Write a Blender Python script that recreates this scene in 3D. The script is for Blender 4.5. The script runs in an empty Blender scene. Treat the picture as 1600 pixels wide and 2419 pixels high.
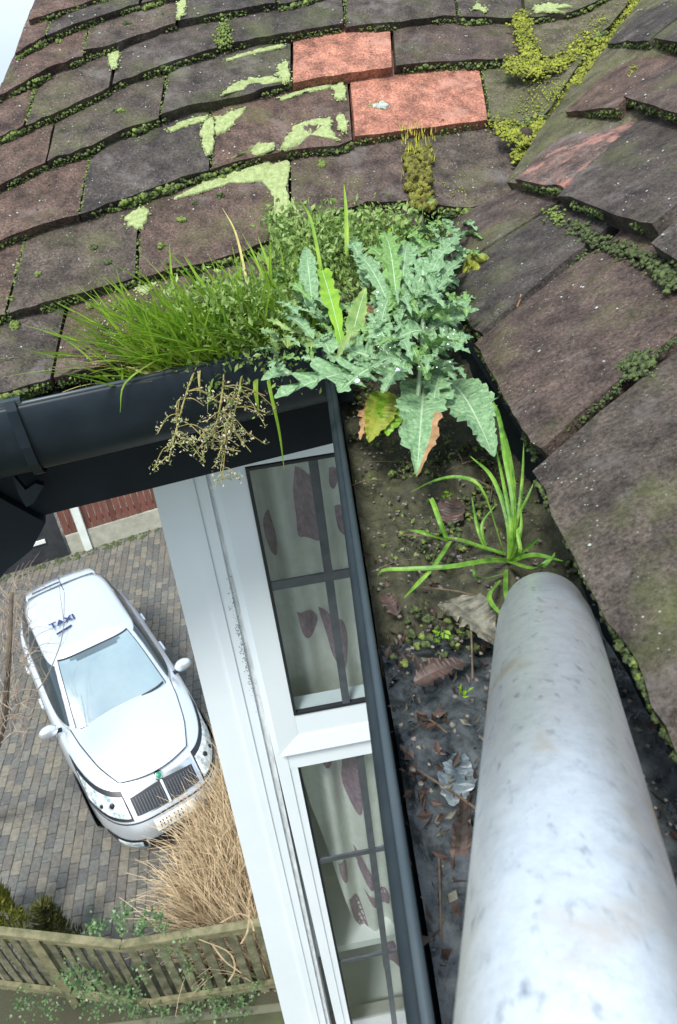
import bpy, math, random
import numpy as np
from mathutils import Vector, Matrix, noise
random.seed(7); rng = np.random.default_rng(7)
SC = bpy.context.scene
COL = SC.collection

# ---------------------------------------------------------------- camera, sky, sun, exposure
F = 1700.0; CX, CY = 800.0, 1209.5; KR = .12; SV = 1109.0; HC = .325
def _cd(px, py):
    d = np.array([px-CX, -(py-CY), -F]); return d/np.linalg.norm(d)
_t = F*F/(SV*(1+KR*KR))
_up = -_cd(CX+KR*_t, CY+_t)
_y = _cd(CX-KR*SV, CY-SV); _y -= _y.dot(_up)*_up; _y /= np.linalg.norm(_y)
_x = np.cross(_y, _up)
RM = np.array([_x, _y, _up])
_w = RM @ _cd(768, 800); _w *= -HC/_w[2]
CAM = -_w                                   # camera position; the inner gutter corner is the origin
GZ = CAM[2]-7.6                             # height of the driveway
cam_data = bpy.data.cameras.new('camera'); cam = bpy.data.objects.new('camera', cam_data); COL.objects.link(cam)
cam_data.sensor_fit = 'HORIZONTAL'; cam_data.sensor_width = 36; cam_data.lens = F/1600*36
cam_data.clip_start = .01; cam_data.clip_end = 900
M = Matrix([[*RM[i], CAM[i]] for i in range(3)]+[[0, 0, 0, 1]])
cam.matrix_world = M
SC.camera = cam
cam_data.dof.use_dof = True; cam_data.dof.focus_distance = .9; cam_data.dof.aperture_fstop = 36

SUN_EL, SUN_AZ = math.radians(59), math.radians(203)
world = bpy.data.worlds.new('World'); SC.world = world; world.use_nodes = True
wn = world.node_tree.nodes; wl = world.node_tree.links
bg = wn['Background']; sky = wn.new('ShaderNodeTexSky'); sky.sky_type = 'NISHITA'; sky.sun_disc = False
sky.sun_elevation = SUN_EL; sky.sun_rotation = SUN_AZ; sky.air_density = 1.0; sky.dust_density = 4.0; sky.ozone_density = 1.0
mxs = wn.new('ShaderNodeMix'); mxs.data_type = 'RGBA'; mxs.inputs[0].default_value = .6; wl.new(sky.outputs[0], mxs.inputs[6]); mxs.inputs[7].default_value = (5.2, 6.2, 7.0, 1)   # thin bright overcast over the whole sky
wl.new(mxs.outputs[2], bg.inputs[0]); bg.inputs[1].default_value = .12
sd = bpy.data.lights.new('sun', 'SUN'); sun = bpy.data.objects.new('sun', sd); COL.objects.link(sun)
sd.energy = 2.2; sd.angle = math.radians(12); sd.color = (1, .98, .95)
sdir = Vector((math.sin(SUN_AZ)*math.cos(SUN_EL), math.cos(SUN_AZ)*math.cos(SUN_EL), math.sin(SUN_EL)))
sun.rotation_euler = sdir.to_track_quat('Z', 'Y').to_euler()
SC.view_settings.view_transform = 'Standard'; SC.view_settings.look = 'None'
SC.view_settings.exposure = .95; SC.view_settings.gamma = 1; SC.view_settings.use_curve_mapping = False
SC.cycles.max_bounces = 6; SC.cycles.transparent_max_bounces = 12

# ---------------------------------------------------------------- helpers
def ray(px, py): return RM @ _cd(px, py)
def on(px, py, p0, n):
    r = ray(px, py); return CAM + r*(np.dot(np.array(p0)-CAM, n)/r.dot(n))
def onz(px, py, z): return on(px, py, (0, 0, z), np.array([0, 0, 1.]))
def proj(p):
    q = RM.T@(np.array(p, float)-CAM); return CX-F*q[0]/q[2], CY+F*q[1]/q[2]
def V(*a): return np.array(a, float)
def unit(v): v = np.array(v, float); return v/np.linalg.norm(v)
def fit(pts, x): return float(np.interp(x, [p[0] for p in pts], [p[1] for p in pts]))

def tag(o, label=None, cat=None, group=None, kind=None):
    if label: o['label'] = label
    if cat: o['category'] = cat
    if group: o['group'] = group
    if kind: o['kind'] = kind
    return o
def empty(name, loc, label, cat, group=None, rz=0):
    o = bpy.data.objects.new(name, None); COL.objects.link(o); o.location = loc; o.rotation_euler.z = rz
    o.empty_display_size = .05
    return tag(o, label, cat, group)
def mk(name, verts, faces, mats, parent=None, smooth=False, mi=None, local=False, origin=None):
    """one mesh object; verts in world space (or in the parent's space when local)"""
    v = np.asarray(verts, float).reshape(-1, 3)
    c = v.mean(0) if origin is None else np.array(origin, float)
    me = bpy.data.meshes.new(name)
    if isinstance(faces, np.ndarray):
        n, k = faces.shape
        me.vertices.add(len(v)); me.vertices.foreach_set('co', (v-c).ravel())
        me.loops.add(n*k); me.loops.foreach_set('vertex_index', faces.ravel().astype(np.int32))
        me.polygons.add(n); me.polygons.foreach_set('loop_start', np.arange(0, n*k, k, dtype=np.int32))
        me.update(calc_edges=True)
    else:
        me.from_pydata([tuple(a) for a in v-c], [], [tuple(f) for f in faces])
    if not isinstance(mats, (list, tuple)): mats = [mats]
    for m in mats: me.materials.append(m)
    if mi is not None: me.polygons.foreach_set('material_index', np.array(mi, dtype=np.int32))
    if smooth: me.polygons.foreach_set('use_smooth', np.ones(len(me.polygons), dtype=bool))
    me.validate(); me.update()
    o = bpy.data.objects.new(name, me); COL.objects.link(o)
    if parent is not None:
        o.parent = parent
        if local: o.location = Vector(c)-(parent.location if parent.parent is not None else Vector((0, 0, 0)))
        else:
            q = parent; loc = Vector(c)
            chain = []
            while q is not None: chain.append(q); q = q.parent
            for q in reversed(chain): loc = (Matrix.Translation(q.location) @ q.rotation_euler.to_matrix().to_4x4()).inverted() @ loc
            o.location = loc
    else: o.location = c
    return o
class MB:
    def __init__(s): s.v = []; s.f = []; s.m = []
    def add(s, v, f, m=0):
        b = len(s.v); s.v += [tuple(a) for a in v]; s.f += [tuple(i+b for i in g) for g in f]; s.m += [m]*len(f)
    def box(s, p, ex, ey, ez, m=0):
        """box from corner p with edge vectors"""
        p, ex, ey, ez = map(np.array, (p, ex, ey, ez))
        v = [p, p+ex, p+ex+ey, p+ey, p+ez, p+ex+ez, p+ex+ey+ez, p+ey+ez]
        f = [(0, 3, 2, 1), (4, 5, 6, 7), (0, 1, 5, 4), (1, 2, 6, 5), (2, 3, 7, 6), (3, 0, 4, 7)]
        if np.dot(np.cross(ex, ey), ez) < 0: f = [g[::-1] for g in f]
        s.add(v, f, m)
    def abox(s, x0, x1, y0, y1, z0, z1, m=0): s.box((x0, y0, z0), (x1-x0, 0, 0), (0, y1-y0, 0), (0, 0, z1-z0), m)
    def tube(s, pts, rad, n=7, m=0, cap=True):
        pts = [np.array(p, float) for p in pts]; k = len(pts)
        if not hasattr(rad, '__len__'): rad = [rad]*k
        b = []; ref = V(.13, .31, .94)
        for i, p in enumerate(pts):
            d = unit(pts[min(i+1, k-1)]-pts[max(i-1, 0)])
            a = np.cross(d, ref)
            if np.linalg.norm(a) < .05: a = np.cross(d, V(1, 0, 0))
            a = unit(a); c = np.cross(d, a)
            for j in range(n):
                t = 2*math.pi*j/n; b.append(p+rad[i]*(math.cos(t)*a+math.sin(t)*c))
        f = [(i*n+j, i*n+(j+1) % n, (i+1)*n+(j+1) % n, (i+1)*n+j) for i in range(k-1) for j in range(n)]
        if cap: f += [tuple(range(n))[::-1], tuple((k-1)*n+j for j in range(n))]
        s.add(b, f, m)
    def grid(s, P, m=0):
        """P[i][j] points"""
        r = len(P); c = len(P[0]); s.add([p for row in P for p in row], [(i*c+j, i*c+j+1, (i+1)*c+j+1, (i+1)*c+j) for i in range(r-1) for j in range(c-1)], m)
    def ribbon(s, pts, wid, side, m=0, fold=.25):
        """blade: centre line, widths, sideways vector; V-folded"""
        pts = [np.array(p, float) for p in pts]; k = len(pts); rows = []
        for i, p in enumerate(pts):
            d = unit(pts[min(i+1, k-1)]-pts[max(i-1, 0)]); sd_ = np.array(side)-np.dot(side, d)*d
            sd_ = unit(sd_); n_ = np.cross(sd_, d); w = wid[i] if hasattr(wid, '__len__') else wid
            rows.append([p-sd_*w+n_*w*fold, p, p+sd_*w+n_*w*fold])
        s.grid(rows, m)
    def build(s, name, mats, parent=None, smooth=False, local=False, origin=None):
        return mk(name, s.v, s.f, mats, parent, smooth, s.m, local, origin)
def bez(pts, n):
    """Catmull-Rom through pts"""
    p = [np.array(a, float) for a in pts]; p = [2*p[0]-p[1]]+p+[2*p[-1]-p[-2]]; out = []
    k = len(p)-3
    for i in range(n+1):
        u = i/n*k; j = min(int(u), k-1); t = u-j; a, b, c, d = p[j:j+4]
        out.append(.5*((2*b)+(c-a)*t+(2*a-5*b+4*c-d)*t*t+(3*b-a-3*c+d)*t**3))
    return out
def nz(p, s=1., o=0.): return noise.noise(Vector((p[0]*s+o, p[1]*s+o*1.7, p[2]*s-o)))

def ico(sub=1):
    t = (1+5**.5)/2
    v = [(-1, t, 0), (1, t, 0), (-1, -t, 0), (1, -t, 0), (0, -1, t), (0, 1, t), (0, -1, -t), (0, 1, -t), (t, 0, -1), (t, 0, 1), (-t, 0, -1), (-t, 0, 1)]
    v = [unit(a) for a in v]
    f = [(0, 11, 5), (0, 5, 1), (0, 1, 7), (0, 7, 10), (0, 10, 11), (1, 5, 9), (5, 11, 4), (11, 10, 2), (10, 7, 6), (7, 1, 8), (3, 9, 4), (3, 4, 2), (3, 2, 6), (3, 6, 8), (3, 8, 9), (4, 9, 5), (2, 4, 11), (6, 2, 10), (8, 6, 7), (9, 8, 1)]
    for _ in range(sub):
        c = {}; g = []
        def mid(a, b):
            k = (min(a, b), max(a, b))
            if k not in c: c[k] = len(v); v.append(unit(v[a]+v[b]))
            return c[k]
        for a, b, d in f:
            x, y, z = mid(a, b), mid(b, d), mid(d, a); g += [(a, x, z), (b, y, x), (d, z, y), (x, y, z)]
        f = g
    return np.array(v), np.array(f)
ICO = [ico(0), ico(1), ico(2)]
def blobs(items, sub=1, rough=.25):
    """items: (centre, radius, normal, flatten) -> joined verts, faces"""
    tv, tf = ICO[sub]; vs = []; fs = []; b = 0
    for c, r, n, fl in items:
        j = tv*(1+rough*rng.standard_normal((len(tv), 1)).clip(-1.5, 1.5))*r
        n = unit(n); h = (j@n)[:, None]*n[None]; j = j-h*(1-fl)
        vs.append(j+np.array(c)); fs.append(tf+b); b += len(tv)
    return np.concatenate(vs), np.concatenate(fs)

# ---------------------------------------------------------------- materials
def newmat(name):
    m = bpy.data.materials.new(name); m.use_nodes = True; return m, m.node_tree.nodes, m.node_tree.links, m.node_tree.nodes['Principled BSDF']
def mat(name, c1, c2=None, scale=20, rough=.7, metal=0, bump=0, bscale=None, detail=6, spec=None, ior=None, coord='world', stretch=None, trans=None, contrast=.5, rnd=None):
    m, n, l, b = newmat(name)
    b.inputs['Roughness'].default_value = rough; b.inputs['Metallic'].default_value = metal
    if spec is not None: b.inputs['Specular IOR Level'].default_value = spec
    if ior: b.inputs['IOR'].default_value = ior
    b.inputs['Base Color'].default_value = (*c1, 1)
    vec = None
    if coord == 'world':
        g = n.new('ShaderNodeNewGeometry'); vec = g.outputs['Position']
    else:
        g = n.new('ShaderNodeTexCoord'); vec = g.outputs['Object']
    if stretch:
        mp = n.new('ShaderNodeMapping'); mp.inputs['Scale'].default_value = stretch; l.new(vec, mp.inputs[0]); vec = mp.outputs[0]
    if c2:
        t = n.new('ShaderNodeTexNoise'); t.inputs['Scale'].default_value = scale; t.inputs['Detail'].default_value = detail; t.inputs['Roughness'].default_value = .65
        l.new(vec, t.inputs['Vector'])
        r = n.new('ShaderNodeValToRGB'); r.color_ramp.elements[0].position = .5-.25*contrast; r.color_ramp.elements[1].position = .5+.25*contrast
        r.color_ramp.elements[0].color = (*c1, 1); r.color_ramp.elements[1].color = (*c2, 1)
        l.new(t.outputs[0], r.inputs[0]); out = r.outputs[0]
        if rnd:
            oi = n.new('ShaderNodeObjectInfo'); mr = n.new('ShaderNodeMapRange'); mr.inputs[3].default_value = 1-rnd; mr.inputs[4].default_value = 1+rnd
            l.new(oi.outputs['Random'], mr.inputs[0]); mx = n.new('ShaderNodeVectorMath'); mx.operation = 'SCALE'
            l.new(out, mx.inputs[0]); l.new(mr.outputs[0], mx.inputs['Scale']); out = mx.outputs[0]
        l.new(out, b.inputs['Base Color'])
    if bump:
        t2 = n.new('ShaderNodeTexNoise'); t2.inputs['Scale'].default_value = bscale or scale*3; t2.inputs['Detail'].default_value = 5
        l.new(vec, t2.inputs['Vector']); bp = n.new('ShaderNodeBump'); bp.inputs['Strength'].default_value = bump; bp.inputs['Distance'].default_value = .002
        l.new(t2.outputs[0], bp.inputs['Height']); l.new(bp.outputs[0], b.inputs['Normal'])
    if trans:
        tr = n.new('ShaderNodeBsdfTranslucent'); mx = n.new('ShaderNodeMixShader'); mx.inputs[0].default_value = trans
        src = b.inputs['Base Color'].links[0].from_socket if b.inputs['Base Color'].links else None
        if src: l.new(src, tr.inputs[0])
        else: tr.inputs[0].default_value = (*c1, 1)
        l.new(b.outputs[0], mx.inputs[1]); l.new(tr.outputs[0], mx.inputs[2]); l.new(mx.outputs[0], n['Material Output'].inputs[0])
    return m
def tile_mat(name, cols, green=.5, rough=.75, worn=None):
    m, n, l, b = newmat(name)
    g = n.new('ShaderNodeNewGeometry'); oi = n.new('ShaderNodeObjectInfo')
    r = n.new('ShaderNodeValToRGB'); e = r.color_ramp.elements; e[0].color = (*cols[0], 1); e[1].color = (*cols[-1], 1)
    for i, c in enumerate(cols[1:-1]): q = e.new((i+1)/(len(cols)-1)); q.color = (*c, 1)
    l.new(oi.outputs['Random'], r.inputs[0])
    def N(scale, detail=6, rg=.6):
        t = n.new('ShaderNodeTexNoise'); t.inputs['Scale'].default_value = scale; t.inputs['Detail'].default_value = detail; t.inputs['Roughness'].default_value = rg
        l.new(g.outputs['Position'], t.inputs['Vector']); return t.outputs[0]
    def ramp(src, a, bb, ca=(0, 0, 0), cb=(1, 1, 1)):
        q = n.new('ShaderNodeValToRGB'); q.color_ramp.elements[0].position = a; q.color_ramp.elements[1].position = bb
        q.color_ramp.elements[0].color = (*ca, 1); q.color_ramp.elements[1].color = (*cb, 1); l.new(src, q.inputs[0]); return q.outputs[0]
    def mix(kind, fac, a, c):
        x = n.new('ShaderNodeMix'); x.data_type = 'RGBA'; x.blend_type = kind
        if isinstance(fac, float): x.inputs[0].default_value = fac
        else: l.new(fac, x.inputs[0])
        for sock, val in ((6, a), (7, c)):
            if isinstance(val, tuple): x.inputs[sock].default_value = (*val, 1)
            else: l.new(val, x.inputs[sock])
        return x.outputs[2]
    c = mix('MULTIPLY', 1., r.outputs[0], ramp(N(35), .3, .72, (.42, .42, .44), (1.6, 1.55, 1.5)))
    c = mix('MULTIPLY', 1., c, ramp(N(300, 4, .75), .36, .66, (.45, .45, .45), (1.5, 1.5, 1.5)))
    c = mix('MIX', ramp(N(14, 8, .7), .56, .70), c, tuple(a*1.1+.05 for a in cols[0]))
    if worn: c = mix('MIX', ramp(N(22, 9, .75), .50, .60), c, worn)
    # green algal film
    if green:
        c = mix('MIX', ramp(N(9, 7, .7), .62-.14*green, .86-.1*green, (0, 0, 0), (.85, .85, .85)), c, (.085, .105, .028))
    # pale lichen specks
    vo = n.new('ShaderNodeTexVoronoi'); vo.inputs['Scale'].default_value = 260; l.new(g.outputs['Position'], vo.inputs['Vector'])
    sp = n.new('ShaderNodeMath'); sp.operation = 'MULTIPLY'; l.new(ramp(vo.outputs['Distance'], .12, .24, (1, 1, 1), (0, 0, 0)), sp.inputs[0]); l.new(ramp(N(60, 3), .56, .62), sp.inputs[1])
    c = mix('MIX', sp.outputs[0], c, (.30, .33, .28))
    v2 = n.new('ShaderNodeTexVoronoi'); v2.inputs['Scale'].default_value = 330; l.new(g.outputs['Position'], v2.inputs['Vector'])
    s2 = n.new('ShaderNodeMath'); s2.operation = 'MULTIPLY'; l.new(ramp(v2.outputs['Distance'], .1, .22, (.8, .8, .8), (0, 0, 0)), s2.inputs[0]); l.new(ramp(N(80, 2), .5, .6), s2.inputs[1])
    c = mix('MIX', s2.outputs[0], c, (.02, .02, .02))
    l.new(c, b.inputs['Base Color']); b.inputs['Roughness'].default_value = rough; b.inputs['Specular IOR Level'].default_value = .18
    bp = n.new('ShaderNodeBump'); bp.inputs['Strength'].default_value = 1.0; bp.inputs['Distance'].default_value = .0026
    ad = n.new('ShaderNodeMath'); ad.operation = 'ADD'; l.new(N(160, 6, .7), ad.inputs[0]); l.new(N(40, 4), ad.inputs[1]); l.new(ad.outputs[0], bp.inputs['Height']); l.new(bp.outputs[0], b.inputs['Normal'])
    return m
T_DARK = tile_mat('weathered_clay', [(.080, .067, .058), (.052, .047, .044), (.088, .071, .057), (.060, .053, .049), (.092, .065, .054)], .8)
T_RED = tile_mat('new_red_clay', [(.36, .17, .115), (.33, .15, .105)], 0, .8)
T_BROWN = tile_mat('brownish_red_clay', [(.104, .070, .056), (.090, .064, .053)], .5)
T_MOSSY = tile_mat('algae_covered_clay', [(.098, .088, .060), (.088, .082, .058)], 1.25)
T_WORN = tile_mat('worn_reddish_clay', [(.10, .082, .074), (.12, .085, .074)], .3, worn=(.33, .17, .135))
M_MOSS = mat('moss', (.030, .050, .012), (.23, .31, .07), 300, .95, bump=.8, bscale=500, contrast=.8)
M_MOSSD = mat('dark_moss', (.012, .018, .008), (.10, .14, .04), 260, .95, bump=.8, bscale=500)
M_MOSSY = mat('yellow_moss', (.035, .045, .010), (.40, .44, .05), 75, .95, bump=1, bscale=700, contrast=.8, detail=10)
M_LICH = mat('pale_lichen', (.17, .22, .07), (.40, .47, .22), 160, .95, bump=1, bscale=480, contrast=.9)
M_SPOT = mat('grey_lichen', (.22, .25, .22), (.42, .46, .42), 200, .9)
M_SOIL = mat('wet_leaf_mould', (.006, .008, .006), (.080, .078, .036), 110, .8, bump=1, bscale=260, contrast=1.0, detail=10)
M_DARKU = mat('roofing_felt', (.008, .009, .007), (.022, .024, .014), 60, 1., spec=.1)
M_GUT = mat('black_upvc', (.008, .014, .020), (.014, .022, .030), 12, .42, stretch=(1, 1, 1), spec=.28)
M_GUTIN = mat('grimy_black_upvc', (.010, .017, .022), (.018, .026, .030), 25, .5, spec=.3)
M_LIP = mat('pale_upvc_lip', (.035, .052, .062), (.045, .062, .072), 20, .4)  # lip plastic, paler than the channel
M_BLACK = mat('black_board', (.006, .010, .014), (.010, .015, .020), 8, .6, spec=.2)

# ---------------------------------------------------------------- the two roofs: geometry frames
A_DEG = 15.0
a = math.radians(A_DEG); eA = V(math.cos(a), math.sin(a), 0); nA = V(-math.sin(a), math.cos(a), 0)
PA = math.radians(33); PB = math.radians(31)
p0A = nA*.055+V(0, 0, .018); upA = nA*math.cos(PA)+V(0, 0, math.sin(PA)); normA = np.cross(eA, upA)
p0B = V(.142, 0, .022); upB = V(math.cos(PB), 0, math.sin(PB)); normB = V(-math.sin(PB), 0, math.cos(PB))
def RA(px, py, h=0.): return on(px, py, p0A+normA*h, normA)
def RB(px, py, h=0.): return on(px, py, p0B+normB*h, normB)
vd = np.cross(normA, normB); vd = unit(vd)*np.sign(vd[2])
v0 = np.linalg.solve(np.array([normA, normB, vd]), [normA@p0A, normB@p0B, 0]); v0 = v0-vd*(v0[2]-.0)/vd[2]   # a point on the valley

def slab(name, G, up, nrm, mat_, parent, th=.0205, rough=.0016, seed=0., chips=True):
    """tile from a grid G[i][j]: i along the lower edge, j up the slope; rough top, ragged lower edge, real thickness"""
    ni, nj = len(G), len(G[0]); top = []
    for i in range(ni):
        row = []
        for j in range(nj):
            p = G[i][j]
            d = nz(p, 55, seed)*rough+nz(p, 16, seed+3)*rough*1.3
            if i in (0, ni-1) or j == 0: d -= rough*1.3
            q = p+nrm*d
            if chips and j == 0: q = q+up*(nz(p, 75, seed+9)*.0030+max(0, nz(p, 30, seed+5)-.25)*.014)
            if chips and i in (0, ni-1): q = q+unit(G[min(i+1, ni-1)][j]-G[max(i-1, 0)][j])*(nz(p, 60, seed+4)*.0018)
            row.append(q)
        top.append(row)
    v = [p for r in top for p in r]; nt = len(v)
    v += [p-nrm*th+up*(.0025 if (k % nj) == 0 else 0) for k, p in enumerate(v)]
    f = []; 
    for i in range(ni-1):
        for j in range(nj-1):
            A, B_, C_, D = i*nj+j, (i+1)*nj+j, (i+1)*nj+j+1, i*nj+j+1
            f += [(A, B_, C_, D), (D+nt, C_+nt, B_+nt, A+nt)]
    rim = [i*nj for i in range(ni)]+[(ni-1)*nj+j for j in range(1, nj)]+[i*nj+nj-1 for i in range(ni-2, -1, -1)]+[j for j in range(nj-2, 0, -1)]
    for k in range(len(rim)):
        A, B_ = rim[k], rim[(k+1) % len(rim)]; f.append((B_, A, A+nt, B_+nt))
    o = mk(name, v, f, mat_, parent, smooth=False)
    return o

roofA = empty('tiled_roof', tuple(p0A), 'mossy brown clay tiled roof slope above the black gutter, with two fresh red tiles', 'roof')
roofB = empty('tiled_roof', tuple(p0B), 'dark clay tiled roof slope on the right, its eave tiles overhanging the debris-filled gutter', 'roof')

CRS = {
 8: [(-300, 990), (0, 925), (122, 890), (204, 870), (300, 845), (450, 805), (600, 770), (780, 735), (900, 712), (1010, 690)],
 7: [(-300, 830), (0, 742), (153, 700), (327, 650), (418, 627), (561, 592), (700, 535), (830, 490), (950, 474), (1030, 476), (1106, 490), (1160, 478), (1234, 439)],
 6: [(-300, 660), (0, 562), (92, 528), (184, 503), (286, 465), (439, 412), (510, 395), (587, 368), (668, 352), (800, 340), (838, 322), (963, 304), (1157, 281), (1220, 287), (1290, 265), (1345, 205)],
 5: [(-300, 530), (0, 432), (97, 382), (200, 345), (286, 305), (408, 264), (510, 238), (612, 216), (689, 193), (800, 174), (927, 156), (1010, 147), (1106, 142), (1223, 138), (1300, 133), (1370, 105), (1440, 60)],
 4: [(-300, 430), (0, 316), (77, 281), (153, 250), (255, 199), (408, 138), (510, 110), (612, 87), (689, 77), (800, 58), (922, 47), (1055, 32), (1198, 34), (1260, 38), (1361, 22), (1470, -30)],
 3: [(-300, 340), (0, 219), (77, 179), (133, 153), (199, 125), (291, 97), (357, 71), (434, 46), (510, 31), (663, 5), (800, -35), (1000, -60), (1250, -65), (1450, -80), (1560, -150)],
 2: [(-300, 280), (36, 122), (102, 84), (173, 54), (245, 30), (310, 8), (450, -30), (650, -75), (850, -120), (1100, -150), (1450, -160), (1620, -230)],
 1: [(-300, 200), (66, 41), (153, 15), (204, 0), (310, -35), (450, -80), (650, -140), (850, -190), (1100, -225), (1450, -250), (1700, -330)],
 0: [(-300, 120), (95, -35), (153, -55), (300, -100), (450, -150), (650, -210), (850, -260), (1100, -300), (1450, -330), (1800, -420)],
 -1: [(-300, 50), (125, -105), (300, -170), (450, -220), (650, -285), (850, -335), (1100, -375), (1450, -405), (1900, -500)],
 -2: [(-300, -20), (155, -170), (300, -235), (450, -285), (650, -350), (850, -400), (1100, -440), (1450, -470), (2000, -580)],
}
# joints: (x at upper edge, x at lower edge) left to right, first = verge end, last = valley end
JN = {
 8: [(-190, -262), (-20, -60), (163, 122), (470, 440), (760, 745), (1000, 1010)],
 7: [(-130, -198), (66, 10), (332, 322), (684, 686), (988, 1000), (1236, 1226)],
 6: [(-82, -128), (217, 184), (497, 497), (822, 836), (1132, 1157), (1345, 1230)],
 5: [(-38, -80), (135, 106), (400, 378), (690, 689), (925, 930), (1226, 1255), (1440, 1370)],
 4: [(-6, -38), (90, 55), (281, 260), (536, 515), (810, 815), (1070, 1082), (1231, 1240), (1500, 1440)],
 3: [(34, -6), (212, 194), (434, 418), (660, 655), (900, 905), (1150, 1160), (1530, 1470)],
 2: [(64, 34), (130, 105), (350, 330), (560, 548), (790, 785), (1030, 1030), (1270, 1280), (1600, 1560)],
 1: [(92, 64), (270, 250), (460, 450), (680, 672), (920, 915), (1150, 1155), (1390, 1400), (1700, 1640)],
 0: [(122, 92), (360, 345), (580, 570), (800, 795), (1030, 1030), (1270, 1280), (1800, 1750)],
 -1: [(150, 122), (470, 460), (690, 685), (920, 915), (1150, 1155), (1400, 1400), (1900, 1800)],
}
QV = 0
special = {(5, 3): T_RED, (6, 3): T_RED, (5, 5): T_MOSSY, (6, 4): T_MOSSY, (4, 6): T_MOSSY, (7, 4): T_DARK, (6, 1): T_DARK, (8, 2): T_BROWN, (6, 2): T_BROWN}
seams = []      # (points along joints, world) for the moss
tile_pts = []
VERGE = []
for k in sorted(JN):
    J = JN[k]
    if k <= 6: J[-1] = (J[-1][0]+75, J[-1][1]+75)
    for i in range(len(J)-1):
        (t0, b0), (t1, b1) = J[i], J[i+1]
        gap = 4 if i else 0
        sh = random.uniform(-5, 5) if (k, i) not in special else 0
        tw = random.uniform(-.0015, .0015)
        ni, nj = 11, 6; G = []
        for ii in range(ni):
            s = ii/(ni-1); xb = b0+gap+(b1-b0-2*gap)*s; xt = t0+gap+(t1-t0-2*gap)*s
            yb = fit(CRS[k], xb)+(sh if i and i < len(J)-2 else 0); yt = fit(CRS[k-1], xt)
            lift = .036*s*s if (i == len(J)-2 and k <= 6) else 0
            lo = RA(xb, yb, .0245+tw*(s-.5)*2+lift); hi = RA(xt, yt, .0045+lift)
            # sag towards the valley so the last tile sweeps up
            col = []
            for jj in range(nj):
                t = jj/(nj-1)*1.28
                p = lo+(hi-lo)*t
                p = p+normA*(.0022*math.sin(math.pi*min(t, 1))*(.6))
                if i == len(J)-2 and k in (7, 8): p = p+normA*(.006*s*s)
                col.append(p)
            G.append(col)
        m_ = special.get((k, i), T_DARK if (k*7+i*3) % 7 else T_BROWN)
        lab = None
        o = slab('tile', G, upA, normA, m_, roofA, seed=k*3.1+i*7.7, rough=.0016 if m_ is not T_RED else .0009)
        if (k, i) == (5, 3): o['label'] = 'upper fresh red clay tile, nearly square'
        if (k, i) == (6, 3): o['label'] = 'lower fresh red clay tile, wide, with a grey lichen spot'
        if (k, i) in ((5, 5), (6, 4)): o['label'] = 'tile covered in yellow green algae in the valley'
        if i == 0: VERGE.append([None, None, [G[0][0]]])
        if k >= 1: seams.append((k, i, [g[0] for g in G], [g[int((nj-1)/1.28)] for g in G], G[0][:nj-1]))
        tile_pts.append(G)

def RAs(px, py, h=0.):
    """point lying on the tile surface itself"""
    for k in range(1, 9):
        yt, yb = fit(CRS[k-1], px), fit(CRS[k], px)
        if yt <= py <= yb:
            t = (yb-py)/max(1, yb-yt); last = JN[k][-1][1]-75; first = JN[k][-2][1]
            lift = .036*min(1, max(0, (px-first)/(last+75-first)))**2 if k <= 6 and px > first else 0
            return RA(px, py, .0245-.020*t+.0013*math.sin(math.pi*t)+lift+h)
    return RA(px, py, .02+h)
# felt under the tiles
EA0 = p0A-normA*.006+upA*.012
mb = MB(); far = 1.15
c0 = EA0+eA*(-.62); c1 = v0+vd*.02
top_v = v0+vd*1.6; 
LV = [g[2][0]+eA*.035-normA*.026 for g in VERGE]
mb.add([LV[-1], EA0+eA*.19, v0+vd*.06-normA*.012, v0+vd*1.0-normA*.012]+LV[:-1], [tuple(range(3+len(LV)))])
mb.build('underlay', M_DARKU, roofA)
mb = MB(); mb.add([p0B-normB*.018+upB*.02+V(0, .06, 0), p0B-normB*.018+upB*.02+V(0, -1.3, 0), p0B-normB*.018+upB*1.2+V(0, -1.3, 0), v0+vd*1.15-normB*.03], [(0, 1, 2, 3)])
mb.build('underlay', M_DARKU, roofB)

# roof B tiles, each quad: lower start, lower end, upper end, upper start
QB = [
 ([(985, 560), (1045, 650), (1312, 478), (1228, 436)], T_DARK, 0, None),
 ([(1050, 655), (1125, 788), (1408, 556), (1312, 482)], T_DARK, 0, None),
 ([(1120, 808), (1265, 1062), (1650, 745), (1420, 575)], T_DARK, 0, None),
 ([(1252, 1112), (1612, 1815), (2150, 1300), (1660, 775)], T_DARK, .004, 'large dark eave tile nearest the tube, blurred by nearness'),
 ([(1630, 1845), (2100, 2780), (2800, 2000), (2190, 1340)], T_DARK, 0, None),
 ([(1213, 421), (1325, 441), (1500, 300), (1370, 276)], T_WORN, 0, 'dark tile with a worn reddish face at the valley'),
 ([(1315, 459), (1535, 527), (1790, 345), (1500, 290)], T_DARK, 0, 'dark tile with a chipped reddish lower edge'),
 ([(1535, 568), (1830, 790), (2150, 560), (1800, 355)], T_DARK, 0, None),
 ([(1331, 262), (1453, 250), (1610, 122), (1514, 102)], T_BROWN, 0, None),
 ([(1470, 224), (1690, 292), (1900, 140), (1620, 118)], T_DARK, 0, None),
 ([(1700, 300), (2000, 400), (2300, 250), (1905, 150)], T_DARK, 0, None),
 ([(1433, 99), (1530, 92), (1700, -30), (1600, -40)], T_DARK, 0, None),
 ([(1542, 86), (1760, 130), (1960, 0), (1710, -30)], T_DARK, 0, None),
 ([(1560, -50), (1760, -20), (1960, -160), (1740, -190)], T_DARK, 0, None),
]
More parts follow.
